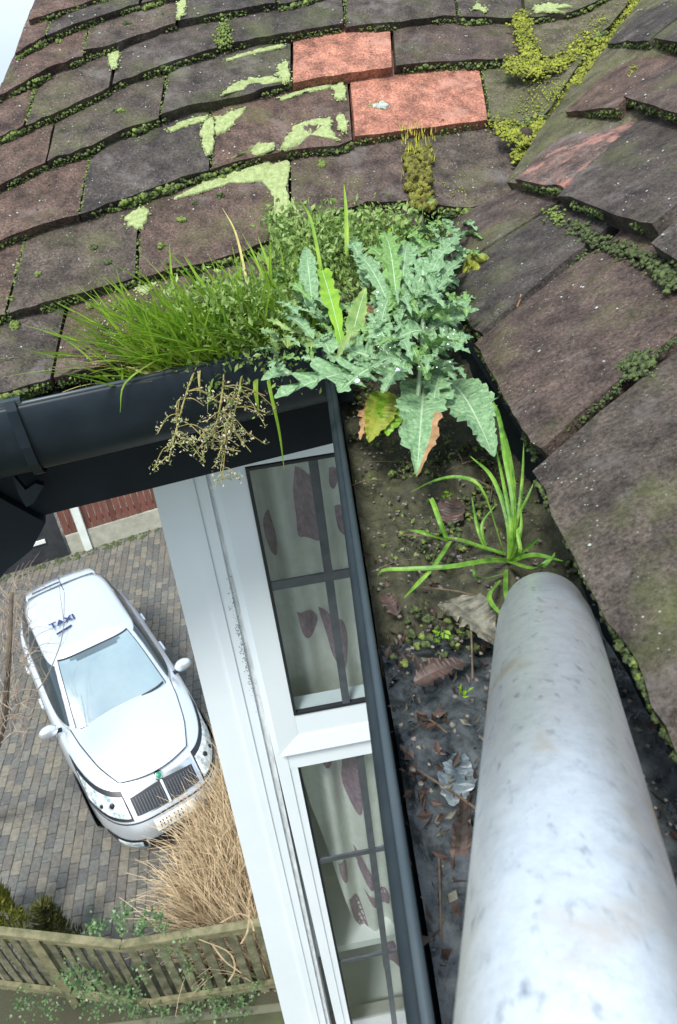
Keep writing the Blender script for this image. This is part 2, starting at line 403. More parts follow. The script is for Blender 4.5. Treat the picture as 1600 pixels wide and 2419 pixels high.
QB += [([(1345, 195), (1195, 428), (1400, 460), (1560, 220)], T_MOSSY, -.007, None), ([(1465, 55), (1325, 262), (1530, 300), (1680, 80)], T_MOSSY, -.007, None), ([(1600, -125), (1440, 92), (1650, 110), (1820, -100)], T_MOSSY, -.007, None)]
seamsB = []
for q, (P, m_, dh, lab) in enumerate(QB):
    nrow = 15 if q in (2, 3, 4) else 10; ncol = 10 if q in (2, 3, 4) else 6; G = []
    for ii in range(nrow):
        s = ii/(nrow-1)
        l_ = [P[0][c]+(P[1][c]-P[0][c])*s for c in (0, 1)]; u_ = [P[3][c]+(P[2][c]-P[3][c])*s for c in (0, 1)]
        lo = RB(*l_, .0245+dh); hi = RB(*u_, .0035+dh*.5); col = []
        for jj in range(ncol):
            t = jj/(ncol-1)*1.2; col.append(lo+(hi-lo)*t+normB*.002*math.sin(math.pi*min(t, 1)))
        G.append(col)
    o = slab('tile', G[::-1], upB, normB, m_, roofB, th=.025, seed=60+q*5.3, rough=.0014)
    if lab: o['label'] = lab
    seamsB.append([g[0] for g in G]); tile_pts.append(G)

# ridge to close the roofs above the frame
# ---------------------------------------------------------------- moss, lichen
it, itd, ity = [], [], []
for k, i, lo, hi, side in seams:
    for s in range(300):
        u = random.random()*(len(lo)-1); j = min(int(u), len(lo)-2); p = lo[j]+(lo[j+1]-lo[j])*(u-j)
        dens = nz(p, 14, 2)+.28*nz(p, 40, 5)
        if k == 8 and p@eA > -.3: continue
        if (k, i) in ((5, 3), (6, 3)): dens -= .25
        if dens < -.24: continue
        r = random.uniform(.0008, .0021)*(1.0+2.8*max(0, dens))
        if (k, i) in ((5, 5), (6, 4), (4, 5), (4, 6)): r *= 1.35
        c = p-normA*random.uniform(.006, .0225)-upA*random.uniform(-.001, .0035+.006*max(0, dens))
        (it if random.random() < .5 else itd).append((c, r, normA, .75))
    if i > 0 and (nz(side[0], 9, 7) > -.15 or (k, i) in ((6, 2),)):
        for s in range(70):
            u = random.random()*(len(side)-1.01); j = int(u); p = side[j]+(side[j+1]-side[j])*(u-j)
            if (k, i) in ((5, 3), (5, 4), (6, 3), (7, 3)) : continue
            (it if random.random() < .6 else itd).append((p-normA*.002+eA*random.uniform(-.0035, .0025), random.uniform(.0008, .0021), normA, .8))
for pts in seamsB:
    for s in range(300):
        u = random.random()*(len(pts)-1.01); j = int(u); p = pts[j]+(pts[j+1]-pts[j])*(u-j)
        if nz(p, 10, 11) < -.05: continue
        (itd if random.random() < .75 else it).append((p-normB*random.uniform(.006, .015)+upB*random.uniform(-.001, .003), random.uniform(.0009, .0028), normB, .8))
def along(px, n, r0, r1, lst, fn=RA, h=.008, fl=.7, jit=6, nn=None):
    nn = normA if nn is None else nn
    if lst is ity: n *= 4; r0 *= .6; r1 *= .75; jit *= 1.25
    for _ in range(int(n*2.2)):
        u = random.random()*(len(px)-1); j = min(int(u), len(px)-2); t = u-j
        x = px[j][0]+(px[j+1][0]-px[j][0])*t+random.gauss(0, jit); y = px[j][1]+(px[j+1][1]-px[j][1])*t+random.gauss(0, jit)
        lst.append((fn(x, y, h+random.uniform(-.003, .004)), random.uniform(r0, r1)*.62, nn, fl))
along([(526, 60), (530, 85), (522, 110)], 70, .002, .005, it, jit=9, h=.022)
along([(1232, 40), (1240, 80), (1250, 130), (1262, 150)], 150, .003, .007, ity, jit=8, h=.030)
along([(1260, 155), (1300, 160), (1330, 140), (1400, 90), (1440, 50), (1500, 15)], 150, .002, .005, ity, jit=8, h=.018)
along([(1165, 290), (1210, 285), (1300, 275), (1320, 240), (1360, 205)], 170, .002, .005, ity, jit=9, h=.018)
along([(1190, 300), (1240, 330), (1290, 290), (1345, 220), (1400, 150), (1460, 70), (1520, 0)], 420, .003, .0075, ity, jit=9, h=.044)
along([(1200, 150), (1260, 165), (1330, 145), (1410, 95)], 150, .003, .007, ity, jit=8, h=.040)
along([(1222, 372), (1240, 352), (1255, 340)], 130, .003, .006, ity, jit=6, h=.034)
along([(1245, 135), (1290, 160), (1350, 130)], 80, .002, .004, it, jit=9, h=.014)
along([(1195, 385), (1200, 430), (1185, 465)], 60, .0015, .004, it, jit=7, h=.012)
along([(1500, 160), (1470, 200), (1445, 230)], 60, .0015, .0035, ity, fn=RB, nn=normB, jit=6, h=.012)
along([(1570, 60), (1600, 85)], 60, .002, .004, it, fn=RB, nn=normB, jit=9, h=.012)
along([(1300, 500), (1325, 520)], 30, .002, .004, it, fn=RB, nn=normB, jit=9, h=.008)
along([(1350, 530), (1430, 580), (1500, 600), (1560, 640)], 160, .002, .005, itd, fn=RB, nn=normB, jit=9, h=.006)
along([(1480, 870), (1500, 860), (1530, 850)], 80, .002, .005, itd, fn=RB, nn=normB, jit=12, h=.014)
along([(1560, 640), (1590, 660)], 60, .003, .006, itd, fn=RB, nn=normB, jit=12, h=.01)
along([(1290, 1045), (1380, 985), (1440, 935), (1480, 890), (1560, 830), (1600, 800)], 120, .001, .0022, itd, fn=RB, nn=normB, jit=4, h=.013)
along([(1190, 770), (1240, 720), (1330, 650), (1390, 600)], 90, .001, .003, itd, fn=RB, nn=normB, jit=6, h=.004)
along([(1085, 735), (1150, 850), (1240, 1010), (1265, 1080)], 170, .0015, .0035, itd, fn=RB, nn=normB, jit=6, h=-.002)
along([(250, 680), (300, 660), (260, 650)], 50, .001, .003, itd, jit=10, h=.008)
def cushion(px, py, rpx, h=.001, fn=RAs, nn=None, lst=None, n=26, fl=.8):
    nn = normA if nn is None else nn; lst = it if lst is None else lst
    c = fn(px, py, h); r = np.linalg.norm(fn(px+rpx, py, h)-c)
    for _ in range(n):
        d = rng.standard_normal(3); d = unit(d)*r*random.random()**.5*.8; d = d-nn*(d@nn)*.4
        lst.append((c+d, r*random.uniform(.25, .5), nn, fl))
for L_, n_ in (([(1330, 120), (1370, 90), (1410, 60), (1440, 40)], 260), ([(1220, 265), (1260, 240), (1310, 215), (1340, 200)], 300), ([(1130, 400), (1180, 350), (1200, 330)], 90), ([(1080, 440), (1120, 425), (1060, 455)], 60), ([(1225, 180), (1300, 190)], 60)):
    for _ in range(n_):
        u_ = random.random()*(len(L_)-1.01); j_ = int(u_); x_ = L_[j_][0]+(L_[j_+1][0]-L_[j_][0])*(u_-j_)+random.gauss(0, 14); y_ = L_[j_][1]+(L_[j_+1][1]-L_[j_][1])*(u_-j_)+random.gauss(0, 13)
        ity.append((RAs(x_, y_, .0005), random.uniform(.0006, .0020), normA, .35))
for (x, y, r) in ((275, 262, 8), (288, 262, 9), (140, 98, 8), (222, 585, 10), (90, 648, 9), (215, 722, 12), (275, 725, 16), (300, 55, 9), (255, 620, 9), (760, 390, 11), (520, 462, 10), (430, 520, 11), (398, 620, 6), (150, 720, 8), (380, 580, 9), (460, 480, 7), (120, 730, 14), (35, 770, 16)):
    cushion(x, y, r, lst=random.choice([it, itd]))
moss_things = [
 ((1125, 635), 24, RB, normB, ity, 'small round yellow green moss cushion on the right hand tiles beside the thistle'),
 ((1075, 735), 18, RB, normB, ity, None)]
for (c, r, fn, nn, lst, lab) in moss_things: cushion(c[0], c[1], r, .016, fn, nn, ity, 40)
for lst, mm, lab in ((it, M_MOSS, 'green moss growing in the joints and under the edges of the roof tiles'), (itd, M_MOSSD, 'dark moss along the lower edges of the roof tiles'), (ity, M_MOSSY, 'yellow green moss thick along the roof valley')):
    v, f = blobs(lst, 1 if lst is not ity else 0, .3 if lst is not ity else .45); o = mk('moss', v, f, mm, smooth=True); tag(o, lab, 'moss', kind='stuff')

# the tall cushion with stalks
def blade(mb, p, d, L, w, bend, side=None, n=6, m=0, fold=.3, tipw=.08):
    p = np.array(p, float); d = unit(d); pts = []; wd = []
    for i in range(n+1):
        t = i/n; pts.append(p+d*L*t+np.array(bend)*L*t*t); wd.append(w*(1-t**2.2)*(1-tipw)+w*tipw*(t < 1))
    if side is None: side = np.cross(d, rng.standard_normal(3))
    mb.ribbon(pts, wd, side, m, fold)
its = []
for _ in range(230):
    t = random.random()**.8; y = 345+t*145; x = 992+random.uniform(-30, 30)*(1-.1*t)+(6 if t > .7 else -4)
    its.append((RA(x, y, .020+.012*math.sin(t*3)*random.random()), random.uniform(.003, .006), normA, .9))
clump = empty('moss_clump', tuple(RA(992, 440, .012)), 'tall olive moss clump with yellow stalks, hanging below the lower red tile', 'moss')
v, f = blobs(its, 1, .35); mk('cushion', v, f, mat('olive_moss', (.06, .055, .01), (.20, .20, .03), 100, .95, bump=1, bscale=400), clump, smooth=True)
mb = MB()
for _ in range(110):
    x = random.uniform(945, 1030); y = random.uniform(300, 360) if random.random() < .8 else random.uniform(360, 480)
    blade(mb, RA(x, y, .026), upA*.8+normA*.7+eA*random.uniform(-.4, .4), random.uniform(.006, .014), .0006, (0, 0, 0), n=3)
mb.build('stalks', mat('moss_stalks', (.30, .32, .03), (.42, .40, .04), 90, .8), clump)['kind'] = 'stuff'

# dark rolled lump at the valley
vh, fh = blobs([(RA(1240, 322, .040), .0135, normA, 1)], 2, .05)
tag(mk('moss_ball', vh, fh, mat('dark_brown_moss', (.02, .016, .012), (.05, .035, .02), 90, .9, bump=1, bscale=300), smooth=True), 'dark brown round lump of old moss wedged in the valley end tile', 'moss')

# crusty lichen patches (pixel outline on the roof plane -> raised crust)
def crust(px, fn, nn, parent, m_=M_LICH, h=.0175, label=None, up_=None):
    pts = [np.array(fn(x, y, h)) for x, y in px]; c = sum(pts)/len(pts); ring = []
    P = bez(pts+[pts[0]], len(pts)*9)[:-1]
    P = [p+unit(p-c)*(nz(p, 420, 4)*.0065+nz(p, 150, 6)*.006) for p in P]; n = len(P)
    rr_ = (1, .95, .8, .6, .38, .18); v = []
    for q_, sc_ in enumerate(rr_):
        for p in P:
            w_ = c+(p-c)*sc_; v.append(w_+nn*(-.003 if q_ == 0 else .0006+.0016*abs(nz(w_, 480, 2))))
    v.append(c+nn*.001); f = []
    for r in range(5):
        for j in range(n): f.append((r*n+j, r*n+(j+1) % n, (r+1)*n+(j+1) % n, (r+1)*n+j))
    f += [(5*n+j, 5*n+(j+1) % n, 6*n) for j in range(n)]
    o = mk('lichen_patch', v, f, m_, parent, smooth=True)
    if label: o['label'] = label
    for _ in range(26):
        p = random.choice(P); LS.append((p+unit(p-c)*random.uniform(-.002, .007)+nn*.0002, random.uniform(.0005, .0018), nn, .3))
LS = []
z1 = lambda L: [(x/1.96, y/1.96) for x, y in L]
LP = [
 z1([(1025, 440), (1060, 400), (1130, 370), (1250, 352), (1330, 370), (1338, 410), (1200, 425), (1060, 465)]),
 z1([(1285, 300), (1335, 283), (1340, 370), (1300, 372)]),
 z1([(1052, 272), (1150, 240), (1305, 205), (1300, 218), (1160, 250), (1060, 280)]),
 z1([(1302, 448), (1400, 415), (1525, 390), (1520, 408), (1400, 432), (1310, 462)]),
 z1([(995, 550), (1060, 520), (1135, 500), (1060, 590), (1000, 618)]),
 z1([(930, 600), (960, 550), (990, 560), (985, 690), (945, 690)]),
 z1([(1308, 665), (1340, 610), (1400, 565), (1530, 545), (1530, 600), (1565, 645), (1500, 682), (1320, 688)]),
 z1([(1000, 778), (1100, 715), (1200, 665), (1275, 668), (1240, 700), (1080, 762)]),
 z1([(790, 922), (960, 835), (1150, 775), (1260, 750), (1220, 830), (1060, 850), (900, 898)]),
 z1([(1215, 770), (1338, 745), (1330, 860), (1335, 1060), (1280, 1060), (1262, 900), (1210, 830)]),
 z1([(1350, 915), (1405, 1030), (1370, 1060), (1352, 1060)]),
 z1([(578, 1002), (680, 958), (662, 1050), (600, 1045)]),
 z1([(780, 595), (860, 560), (960, 535), (950, 555), (860, 585), (790, 610)]),
 z1([(1540, 400), (1590, 380), (1600, 450), (1555, 455)]),
 z1([(1555, 540), (1595, 535), (1610, 600), (1575, 600)]),
 z1([(495, 250), (550, 230), (540, 300), (515, 310)]),
 z1([(820, 10), (860, 0), (850, 60), (820, 80)]),
 [(1115, 22), (1130, 14), (1148, 18), (1146, 30), (1128, 34)],
 [(1262, 14), (1300, 8), (1350, 14), (1348, 34), (1320, 26), (1270, 26)],
 [(320, 675), (345, 655), (368, 660), (360, 685), (330, 690)],
]
for L in LP: crust(L, RAs, normA, roofA, h=.0022)
crust([(880, 247), (900, 240), (915, 250), (890, 256)], RAs, normA, roofA, M_SPOT, .0012)
v, f = blobs(LS, 1, .3); tag(mk('lichen_specks', v, f, M_LICH), 'pale yellow green lichen crumbs round the larger lichen patches', 'lichen', kind='stuff')
# lichen and algae flecks
it = []; itg = []
for G in tile_pts:
    area = np.linalg.norm(G[0][0]-G[-1][0])*.1; nn = normA if G[0][0][0] < 1e9 and abs(np.dot(G[0][0]-p0A, normA)) < .03 else normB
    for _ in range(int(900*area)+8):
        i = random.random()*(len(G)-1.01); j = random.random()*(len(G[0])-1.01)*.8; a_, b_ = int(i), int(j)
        p = G[a_][b_]+(G[a_+1][b_]-G[a_][b_])*(i-a_)+(G[a_][b_+1]-G[a_][b_])*(j-b_)
        if nz(p, 25, 13) < -.1: continue
        (it if random.random() < .7 else itg).append((p+nn*.0003, random.uniform(.0006, .0019), nn, .35))
v, f = blobs(it, 0, .2); tag(mk('lichen_specks', v, f, M_SPOT), 'tiny pale grey lichen specks scattered over the roof tiles', 'lichen', kind='stuff')
v, f = blobs(itg, 0, .3); tag(mk('moss_specks', v, f, M_MOSSD), 'tiny dark moss dots scattered over the roof tiles', 'moss', kind='stuff')

# ---------------------------------------------------------------- gutters
def sweep(name, prof, p_, q_, ex, m_, parent, smooth=True, cuts=1):
    """profile (out, z) swept from p_ to q_; ex = outward horizontal"""
    mb = MB(); rows = []
    for i in range(cuts+1):
        c = p_+(q_-p_)*i/cuts; rows.append([c+ex*o_+V(0, 0, z_) for o_, z_ in prof])
    mb.grid(rows); return mb.build(name, m_, parent, smooth)
def outline(pr, t):   # closed profile with thickness t inwards
    pr = [np.array(p, float) for p in pr]; inn = []
    for i, p in enumerate(pr):
        d = unit(pr[min(i+1, len(pr)-1)]-pr[max(i-1, 0)]); inn.append(p+V(-d[1], d[0])*t)
    return [tuple(p) for p in pr]+[tuple(p) for p in inn[::-1]]+[tuple(pr[0])]
# gutter A: outward = -nA ; front face 0 .. bottom -.105
profA = [(.000, .000), (.003, -.004), (.002, -.030), (.000, -.052), (-.006, -.074), (-.018, -.092), (-.036, -.102), (-.070, -.105), (-.100, -.104), (-.112, -.09), (-.116, -.05), (-.117, -.004)]
gA = empty('gutter', tuple(eA*-.35), 'black plastic gutter running left under the mossy tiles, weeds growing from it', 'gutter')
s_ = eA*-.62; e_ = eA*.004
o = sweep('channel', outline(profA, .0028), s_, e_, -nA, M_GUT, gA, cuts=2)
mb = MB(); mb.tube([s_+V(0, 0, .001)-nA*.001, e_+V(0, 0, .001)-nA*.001], .0028, 8); mb.build('rolled_lip', M_LIP, gA, True)
# bracket / union near the left edge
ub = V(0, 0, 0)+eA*-.392
mb = MB()
profU = [(-.010, .004), (.004, .005), (.0065, -.003), (.0055, -.052), (-.001, -.077), (-.015, -.097), (-.036, -.108), (-.070, -.111), (-.118, -.110)]
rows = [[ub+eA*w_-nA*o2+V(0, 0, z2) for o2, z2 in outline(profU, .003)] for w_ in (-.006, .006)]
mb.grid(rows); mb.add(rows[0], [tuple(range(len(rows[0])-1))]); mb.add(rows[1], [tuple(range(len(rows[1])-1))[::-1]])
mb.build('bracket', M_GUT, gA)
mb = MB(); mb.box(ub+eA*-.012-nA*.004+V(0, 0, .003), eA*.024, nA*.018, V(0, 0, .005)); mb.build('bracket_clip', M_LIP, gA)
# mossy drips on the face
M_STAIN = mat('algae_stain', (.03, .035, .012), (.06, .06, .02), 60, .8)
it = []
for k in range(14):
    u = -.37+k*.012+random.uniform(-.003, .003)
    it.append((eA*u-nA*-.045+V(0, 0, -.105), random.uniform(.0008, .0018), V(0, 0, 1), .9))
M_DROP = mat('water', (.5, .6, .65), None, rough=.02, spec=1.0)
v, f = blobs(it, 1, .03); tag(mk('water_drops', v, f, M_DROP, smooth=True), 'row of hanging water drops under the left gutter', 'water', kind='stuff')
# debris strip inside gutter A
def soil(name, p_, q_, ex, w0, w1, z, amp, nx, ny, mm, lab, edge=.01):
    rows = []
    for i in range(nx+1):
        c = p_+(q_-p_)*i/nx; row = []
        for j in range(ny+1):
            o_ = w0+(w1-w0)*j/ny; p = c+ex*o_
            row.append(p+V(0, 0, z+(.022*max(0, (o_-.115)/.07)**2 if w1 > .15 else 0)+(-.045*min(1, max(0, (-.47-p[1])/.12)) if name == 'leaf_mould' and w1 > .15 else 0)+amp*(nz(p, 22, 1)+.6*nz(p, 70, 2)+.3*nz(p, 160, 3))))
        rows.append(row)
    mb = MB(); mb.grid(rows); o = mb.build(name, mm, None, True); tag(o, lab, 'debris', kind='stuff'); return o
soil('leaf_mould', eA*-.60, eA*.0, nA, .004, .113, -.022, .012, 90, 18, M_SOIL, 'dark leaf mould filling the gutter below the mossy roof slope')
gB = empty('gutter', (0, -.4, 0), 'black plastic gutter running towards the viewer, full of wet leaf mould, holding the metal tube', 'gutter')
profB = [(.000, .000), (.004, -.003), (.003, -.030), (-.002, -.055), (-.014, -.078), (-.034, -.094), (-.070, -.100), (-.130, -.098), (-.165, -.085), (-.183, -.055), (-.190, -.002)]
sweep('channel', outline(profB, .0028), V(0, .19, 0), V(0, -1.25, 0), V(-1, 0, 0), M_GUTIN, gB, cuts=4)
mb = MB(); mb.tube([V(.0015, -.13, .001), V(.0015, -1.25, .001)], .0030, 10); mb.build('rolled_lip', M_LIP, gB, True)
mb = MB(); mb.box((-.006, -.135, -.03), (.03, 0, 0), (0, .035, 0), (0, 0, .033)); mb.box((-.004, -.142, -.012), (.012, 0, 0), (0, .01, 0), (0, 0, .018)); mb.build('corner_joint', M_GUTIN, gB)
M_SLUDGE = mat('wet_sludge', (.005, .009, .011), (.075, .085, .088), 60, .12, bump=.8, bscale=90, contrast=.5, detail=9)
soil('leaf_mould', V(0, .18, 0), V(0, -.56, 0), V(1, 0, 0), .008, .184, -.040, .016, 150, 36, M_SOIL, 'mossy leaf mould filling the near gutter beside the tube')
soil('wet_sludge', V(0, -.48, 0), V(0, -1.2, 0), V(1, 0, 0), .010, .180, -.058, .006, 120, 28, M_SLUDGE, 'wet grey sludge in the gutter left of the tube')

# ---------------------------------------------------------------- fascia, house walls, window
M_WALL = mat('rendered_wall', (.32, .31, .28), (.42, .40, .36), 6, .9, bump=.4, bscale=60)
M_WHITE = mat('white_upvc', (.66, .73, .77), (.72, .78, .81), 5, .28, contrast=1)
M_WGRIME = mat('grimy_white_upvc', (.42, .44, .44), (.74, .78, .80), 40, .4, stretch=(3, 3, .6), contrast=.8)
M_WGR2 = mat('frame_joint', (.42, .46, .50), None, rough=.6)
M_GASK = mat('black_gasket', (.01, .012, .016), None, rough=.5)
M_LEAD = mat('dull_lead', (.045, .055, .062), (.07, .08, .09), 30, .45)
aw = math.radians(5); eW = V(math.cos(aw), math.sin(aw), 0); nW = V(-math.sin(aw), math.cos(aw), 0); OW = nW*.30
def W(u, z, d=0.): return OW+eW*u+V(0, 0, z)+nW*d
def WP(px, py, d=0.):
    p = on(px, py, OW+nW*d, nW); return float(p@eW), float(p[2])
# fascia below gutter A (black board) in the gutter's own direction
zb = float(on(300, 1163, nA*.125, nA)[2])
house = empty('house_wall', tuple(OW+V(.0, .1, GZ)), 'pale rendered house wall below the black fascia, carrying the white window', 'wall')
mb = MB(); mb.box(nA*.118+eA*-.95+V(0, 0, zb), eA*1.1, nA*.022, V(0, 0, -zb-.002)); mb.build('fascia_board', M_BLACK, house)
mb = MB(); mb.box(nA*.142+eA*-.95+V(0, 0, zb+.012), eA*1.12, nA*.20, V(0, 0, .012)); mb.build('soffit', M_BLACK, house)
mb = MB(); mb.box(V(.168, .2, -.16), (.02, 0, 0), (0, -1.5, 0), (0, 0, .16)); mb.build('fascia_board', M_BLACK, house)
# wall below the roof on the right, and behind the window
mb = MB(); mb.box(W(.62, GZ), eW*.25, V(0, -2.2, 0), V(0, 0, -GZ-.17)); 
mb.box(W(-.30, GZ, .03), eW*1.1, nW*.12, V(0, 0, -2.95-GZ)); mb.build('wall', M_WALL, house)
# splayed black downpipe hopper at the left
mb = MB()
P = [on(x, y, nA*.10, nA) for x, y in ((-140, 1100), (108, 1235), (74, 1300), (18, 1345), (-20, 1392), (-150, 1420))]
mb.add([p for p in P]+[p+nA*.06 for p in P], [tuple(range(6))[::-1], tuple(range(6, 12))]+[(i, (i+1) % 6, 6+(i+1) % 6, 6+i) for i in range(6)])
tag(mb.build('downpipe_hopper', M_BLACK, None), 'black hopper and swan neck below the left end of the gutter', 'downpipe')
# bracket foot
mb = MB(); P = [on(x, y, nA*.085, nA) for x, y in ((28, 1120), (45, 1170), (62, 1198), (78, 1190), (104, 1148), (84, 1142), (60, 1158))]
mb.add([p for p in P]+[p+nA*.012 for p in P], [tuple(range(7))[::-1], tuple(range(7, 14))]+[(i, (i+1) % 7, 7+(i+1) % 7, 7+i) for i in range(7)]); mb.build('bracket_foot', M_GUT, gA)

win = empty('window', tuple(W(0, -2.9)), 'white framed upstairs window with lead glazing bars, curtains behind the glass', 'window')
def wbox(mb, u0, u1, z0, z1, d0, d1, m=0): mb.box(W(u0, z0, d0), eW*(u1-u0), nW*(d1-d0), V(0, 0, z1-z0), m)
ZT, ZB = -.24, -2.95
uL = -.34; UR = .62
# outer corner post, stepped profile (lean of the cover strip follows the photo)
def strip(u0t, u1t, u0b, u1b, z0, z1, d0, d1, m_, name, par):
    v = [W(u0t, z1, d0), W(u1t, z1, d0), W(u1b, z0, d0), W(u0b, z0, d0), W(u0t, z1, d1), W(u1t, z1, d1), W(u1b, z0, d1), W(u0b, z0, d1)]
    return mk(name, v, [(0, 3, 2, 1), (4, 5, 6, 7), (0, 4, 7, 3), (1, 2, 6, 5), (0, 1, 5, 4), (3, 7, 6, 2)], m_, par)
strip(-.322, -.268, -.405, -.30, ZB, ZT, -.004, .09, M_WHITE, 'corner_trim', win)
strip(-.268, -.222, -.30, -.255, ZB, ZT, -.010, .08, M_WHITE, 'cover_strip', win)
strip(-.222, -.205, -.255, -.243, ZB, ZT, -.002, .08, M_WGRIME, 'cover_strip', win)
mb = MB()
wbox(mb, -.215, -.185, ZB, ZT, -.016, .06)          # outer frame stile
wbox(mb, -.185, UR, ZT-.02, ZT+.05, -.016, .06)     # head
zt0, zt1 = -1.205, -1.02
mb.build('frame', M_WHITE, win)
TR = WP(665, 1810)[1]; TR1 = WP(665, 1760)[1]
mb = MB(); wbox(mb, -.185, UR, TR, TR+.075, -.014, .06); mb.build('transom', M_WHITE, win)
# opening sash above the transom: mitred stile + rail
def sash(u0, u1, z0, z1, w, d0, d1, name):
    mb = MB()
    q = [(u0, z0), (u1, z0), (u1, z1), (u0, z1)]; r = [(u0+w, z0+w), (u1-w, z0+w), (u1-w, z1-w), (u0+w, z1-w)]
    for k in range(4):
        a_, b_, c_, d_ = q[k], q[(k+1) % 4], r[(k+1) % 4], r[k]
        e = .0012*(1 if k % 2 else -1)
        pts = [W(*a_, d0+e), W(*b_, d0+e), W(*c_, d0+.008+e), W(*d_, d0+.008+e), W(*a_, d1), W(*b_, d1), W(*c_, d1), W(*d_, d1)]
        mb.add(pts, [(0, 1, 2, 3), (7, 6, 5, 4), (0, 4, 5, 1), (3, 2, 6, 7), (1, 5, 6, 2), (0, 3, 7, 4)])
    return mb.build(name, M_WHITE, win)
zg1 = WP(678, 1673)[1]
sash(-.2, UR-.02, TR+.078, ZT-.025, .052, -.034, .03, 'opening_sash')
mb = MB(); wbox(mb, -.148, UR-.08, TR+.129, zg1, -.024, .03); mb.build('bottom_bead', M_WHITE, win)
def gaskets(u0, u1, z0, z1, d):
    mb = MB(); t = .0065
    for (a0, a1, b0, b1) in ((u0, u0+t, z0, z1), (u1-t, u1, z0, z1), (u0+t, u1-t, z0, z0+t), (u0+t, u1-t, z1-t, z1)): wbox(mb, a0, a1, b0, b1, d, d+.012)
    mb.build('gasket', M_GASK, win)
gl_u0 = -.148; gl2_u0 = -.165
gaskets(gl_u0, UR-.08, zg1, ZT-.08, -.028)
gaskets(gl2_u0, UR-.04, ZB+.06, TR-.004, -.004)
mb = MB(); wbox(mb, -.185, gl2_u0, ZB, TR, -.012, .04); mb.build('fixed_sash', M_WHITE, win)
M_PANE, n, l, b = newmat('window_glass')
tr = n.new('ShaderNodeBsdfTransparent'); tr.inputs[0].default_value = (.90, .93, .93, 1); gs = n.new('ShaderNodeBsdfGlossy'); gs.inputs['Roughness'].default_value = .02
fr = n.new('ShaderNodeLayerWeight'); fr.inputs['Blend'].default_value = .5; pw = n.new('ShaderNodeMath'); pw.operation = 'POWER'; pw.inputs[1].default_value = 3.0; l.new(fr.outputs['Facing'], pw.inputs[0])
ad = n.new('ShaderNodeMath'); ad.operation = 'MULTIPLY_ADD'; ad.inputs[1].default_value = .6; ad.inputs[2].default_value = .05; l.new(pw.outputs[0], ad.inputs[0])
mx = n.new('ShaderNodeMixShader'); l.new(ad.outputs[0], mx.inputs[0]); l.new(tr.outputs[0], mx.inputs[1]); l.new(gs.outputs[0], mx.inputs[2]); l.new(mx.outputs[0], n['Material Output'].inputs[0])
def pane(u0, u1, z0, z1, d): mb = MB(); wbox(mb, u0, u1, z0, z1, d, d+.004); return mb.build('pane', M_PANE, win)
# panes between bars
vb = .030
hb1 = WP(735, 1352)[1]; hb2 = WP(820, 2022)[1]; hb3 = WP(860, 2262)[1]
for (z0, z1, d) in ((zg1+.006, ZT-.085, -.020), (ZB+.066, TR-.010, .004)):
    pane(gl_u0+.005 if d < 0 else gl2_u0+.005, UR-.085 if d < 0 else UR-.046, z0, z1, d)
mb = MB(); wbox(mb, gl_u0+.006, UR-.086, hb1-.011, hb1+.011, -.026, -.0205); mb.build('glazing_bar', M_LEAD, win)
for hb, t in ((hb2, .010), (hb3, .008)):
    mb = MB(); wbox(mb, gl2_u0+.006, UR-.05, hb-t, hb+t, -.002, .0035); mb.build('glazing_bar', M_LEAD, win)
uv1 = WP(792, 1480)[0]; uv2 = WP(872, 1950)[0]
mb = MB(); wbox(mb, uv1-.009, uv1+.009, zg1+.006, ZT-.086, -.0255, -.0203); mb.build('glazing_bar', M_LEAD, win)
mb = MB(); wbox(mb, uv2-.010, uv2+.010, ZB+.07, TR-.011, -.0015, .0037); mb.build('glazing_bar', M_LEAD, win)
for (ut, ub_) in ((-.246, -.279),): strip(ut, ut+.0016, ub_, ub_+.0018, ZB, ZT, -.0125 if ut > -.27 else -.006, .0, M_WGR2, 'joint', win)
itm = []
for _ in range(260):
    z = random.triangular(-1.02, -.55, -.78); uu = -.222-.033*(z-ZT)/(ZB-ZT)*1.0+random.gauss(-.002, .004)+.006*nz((z*6, 0, 0)); itm.append((W(uu, z, -.011), random.uniform(.0003, .0015), nW, .3))
vm_, fm_ = blobs(itm, 0, .3); om = mk('mould_specks', vm_, fm_, mat('mould', (.16, .18, .20), None, rough=.9)); tag(om, 'streak of dark mould specks along the white window frame joint', 'mould', kind='stuff')
# outside sill, room
mb = MB(); wbox(mb, -.36, UR, ZB-.05, ZB, -.09, .05); mb.build('sill', M_WHITE, win)
M_ROOM = mat('room_wall', (.66, .68, .64), (.72, .73, .70), 3, .9)
mb = MB(); wbox(mb, -.30, UR+.2, ZB-.1, ZB-.08, .05, 2.2); wbox(mb, -.30, UR+.2, -.12, -.1, .10, 2.2); wbox(mb, -.30, UR+.2, ZB-.08, -.12, 2.2, 2.25); wbox(mb, -.32, -.30, ZB-.08, -.12, .10, 2.2); wbox(mb, UR+.2, UR+.22, ZB-.08, -.12, .06, 2.2)
mb.build('room', M_ROOM, house)
zs = WP(770, 2085, .30)[1]
mb = MB(); wbox(mb, -.29, UR, zs-.04, zs, .068, .32); wbox(mb, -.29, -.20, zs, ZT, .068, .32); mb.build('inner_sill', mat('white_gloss_paint', (.76, .78, .76), None, rough=.35), win)
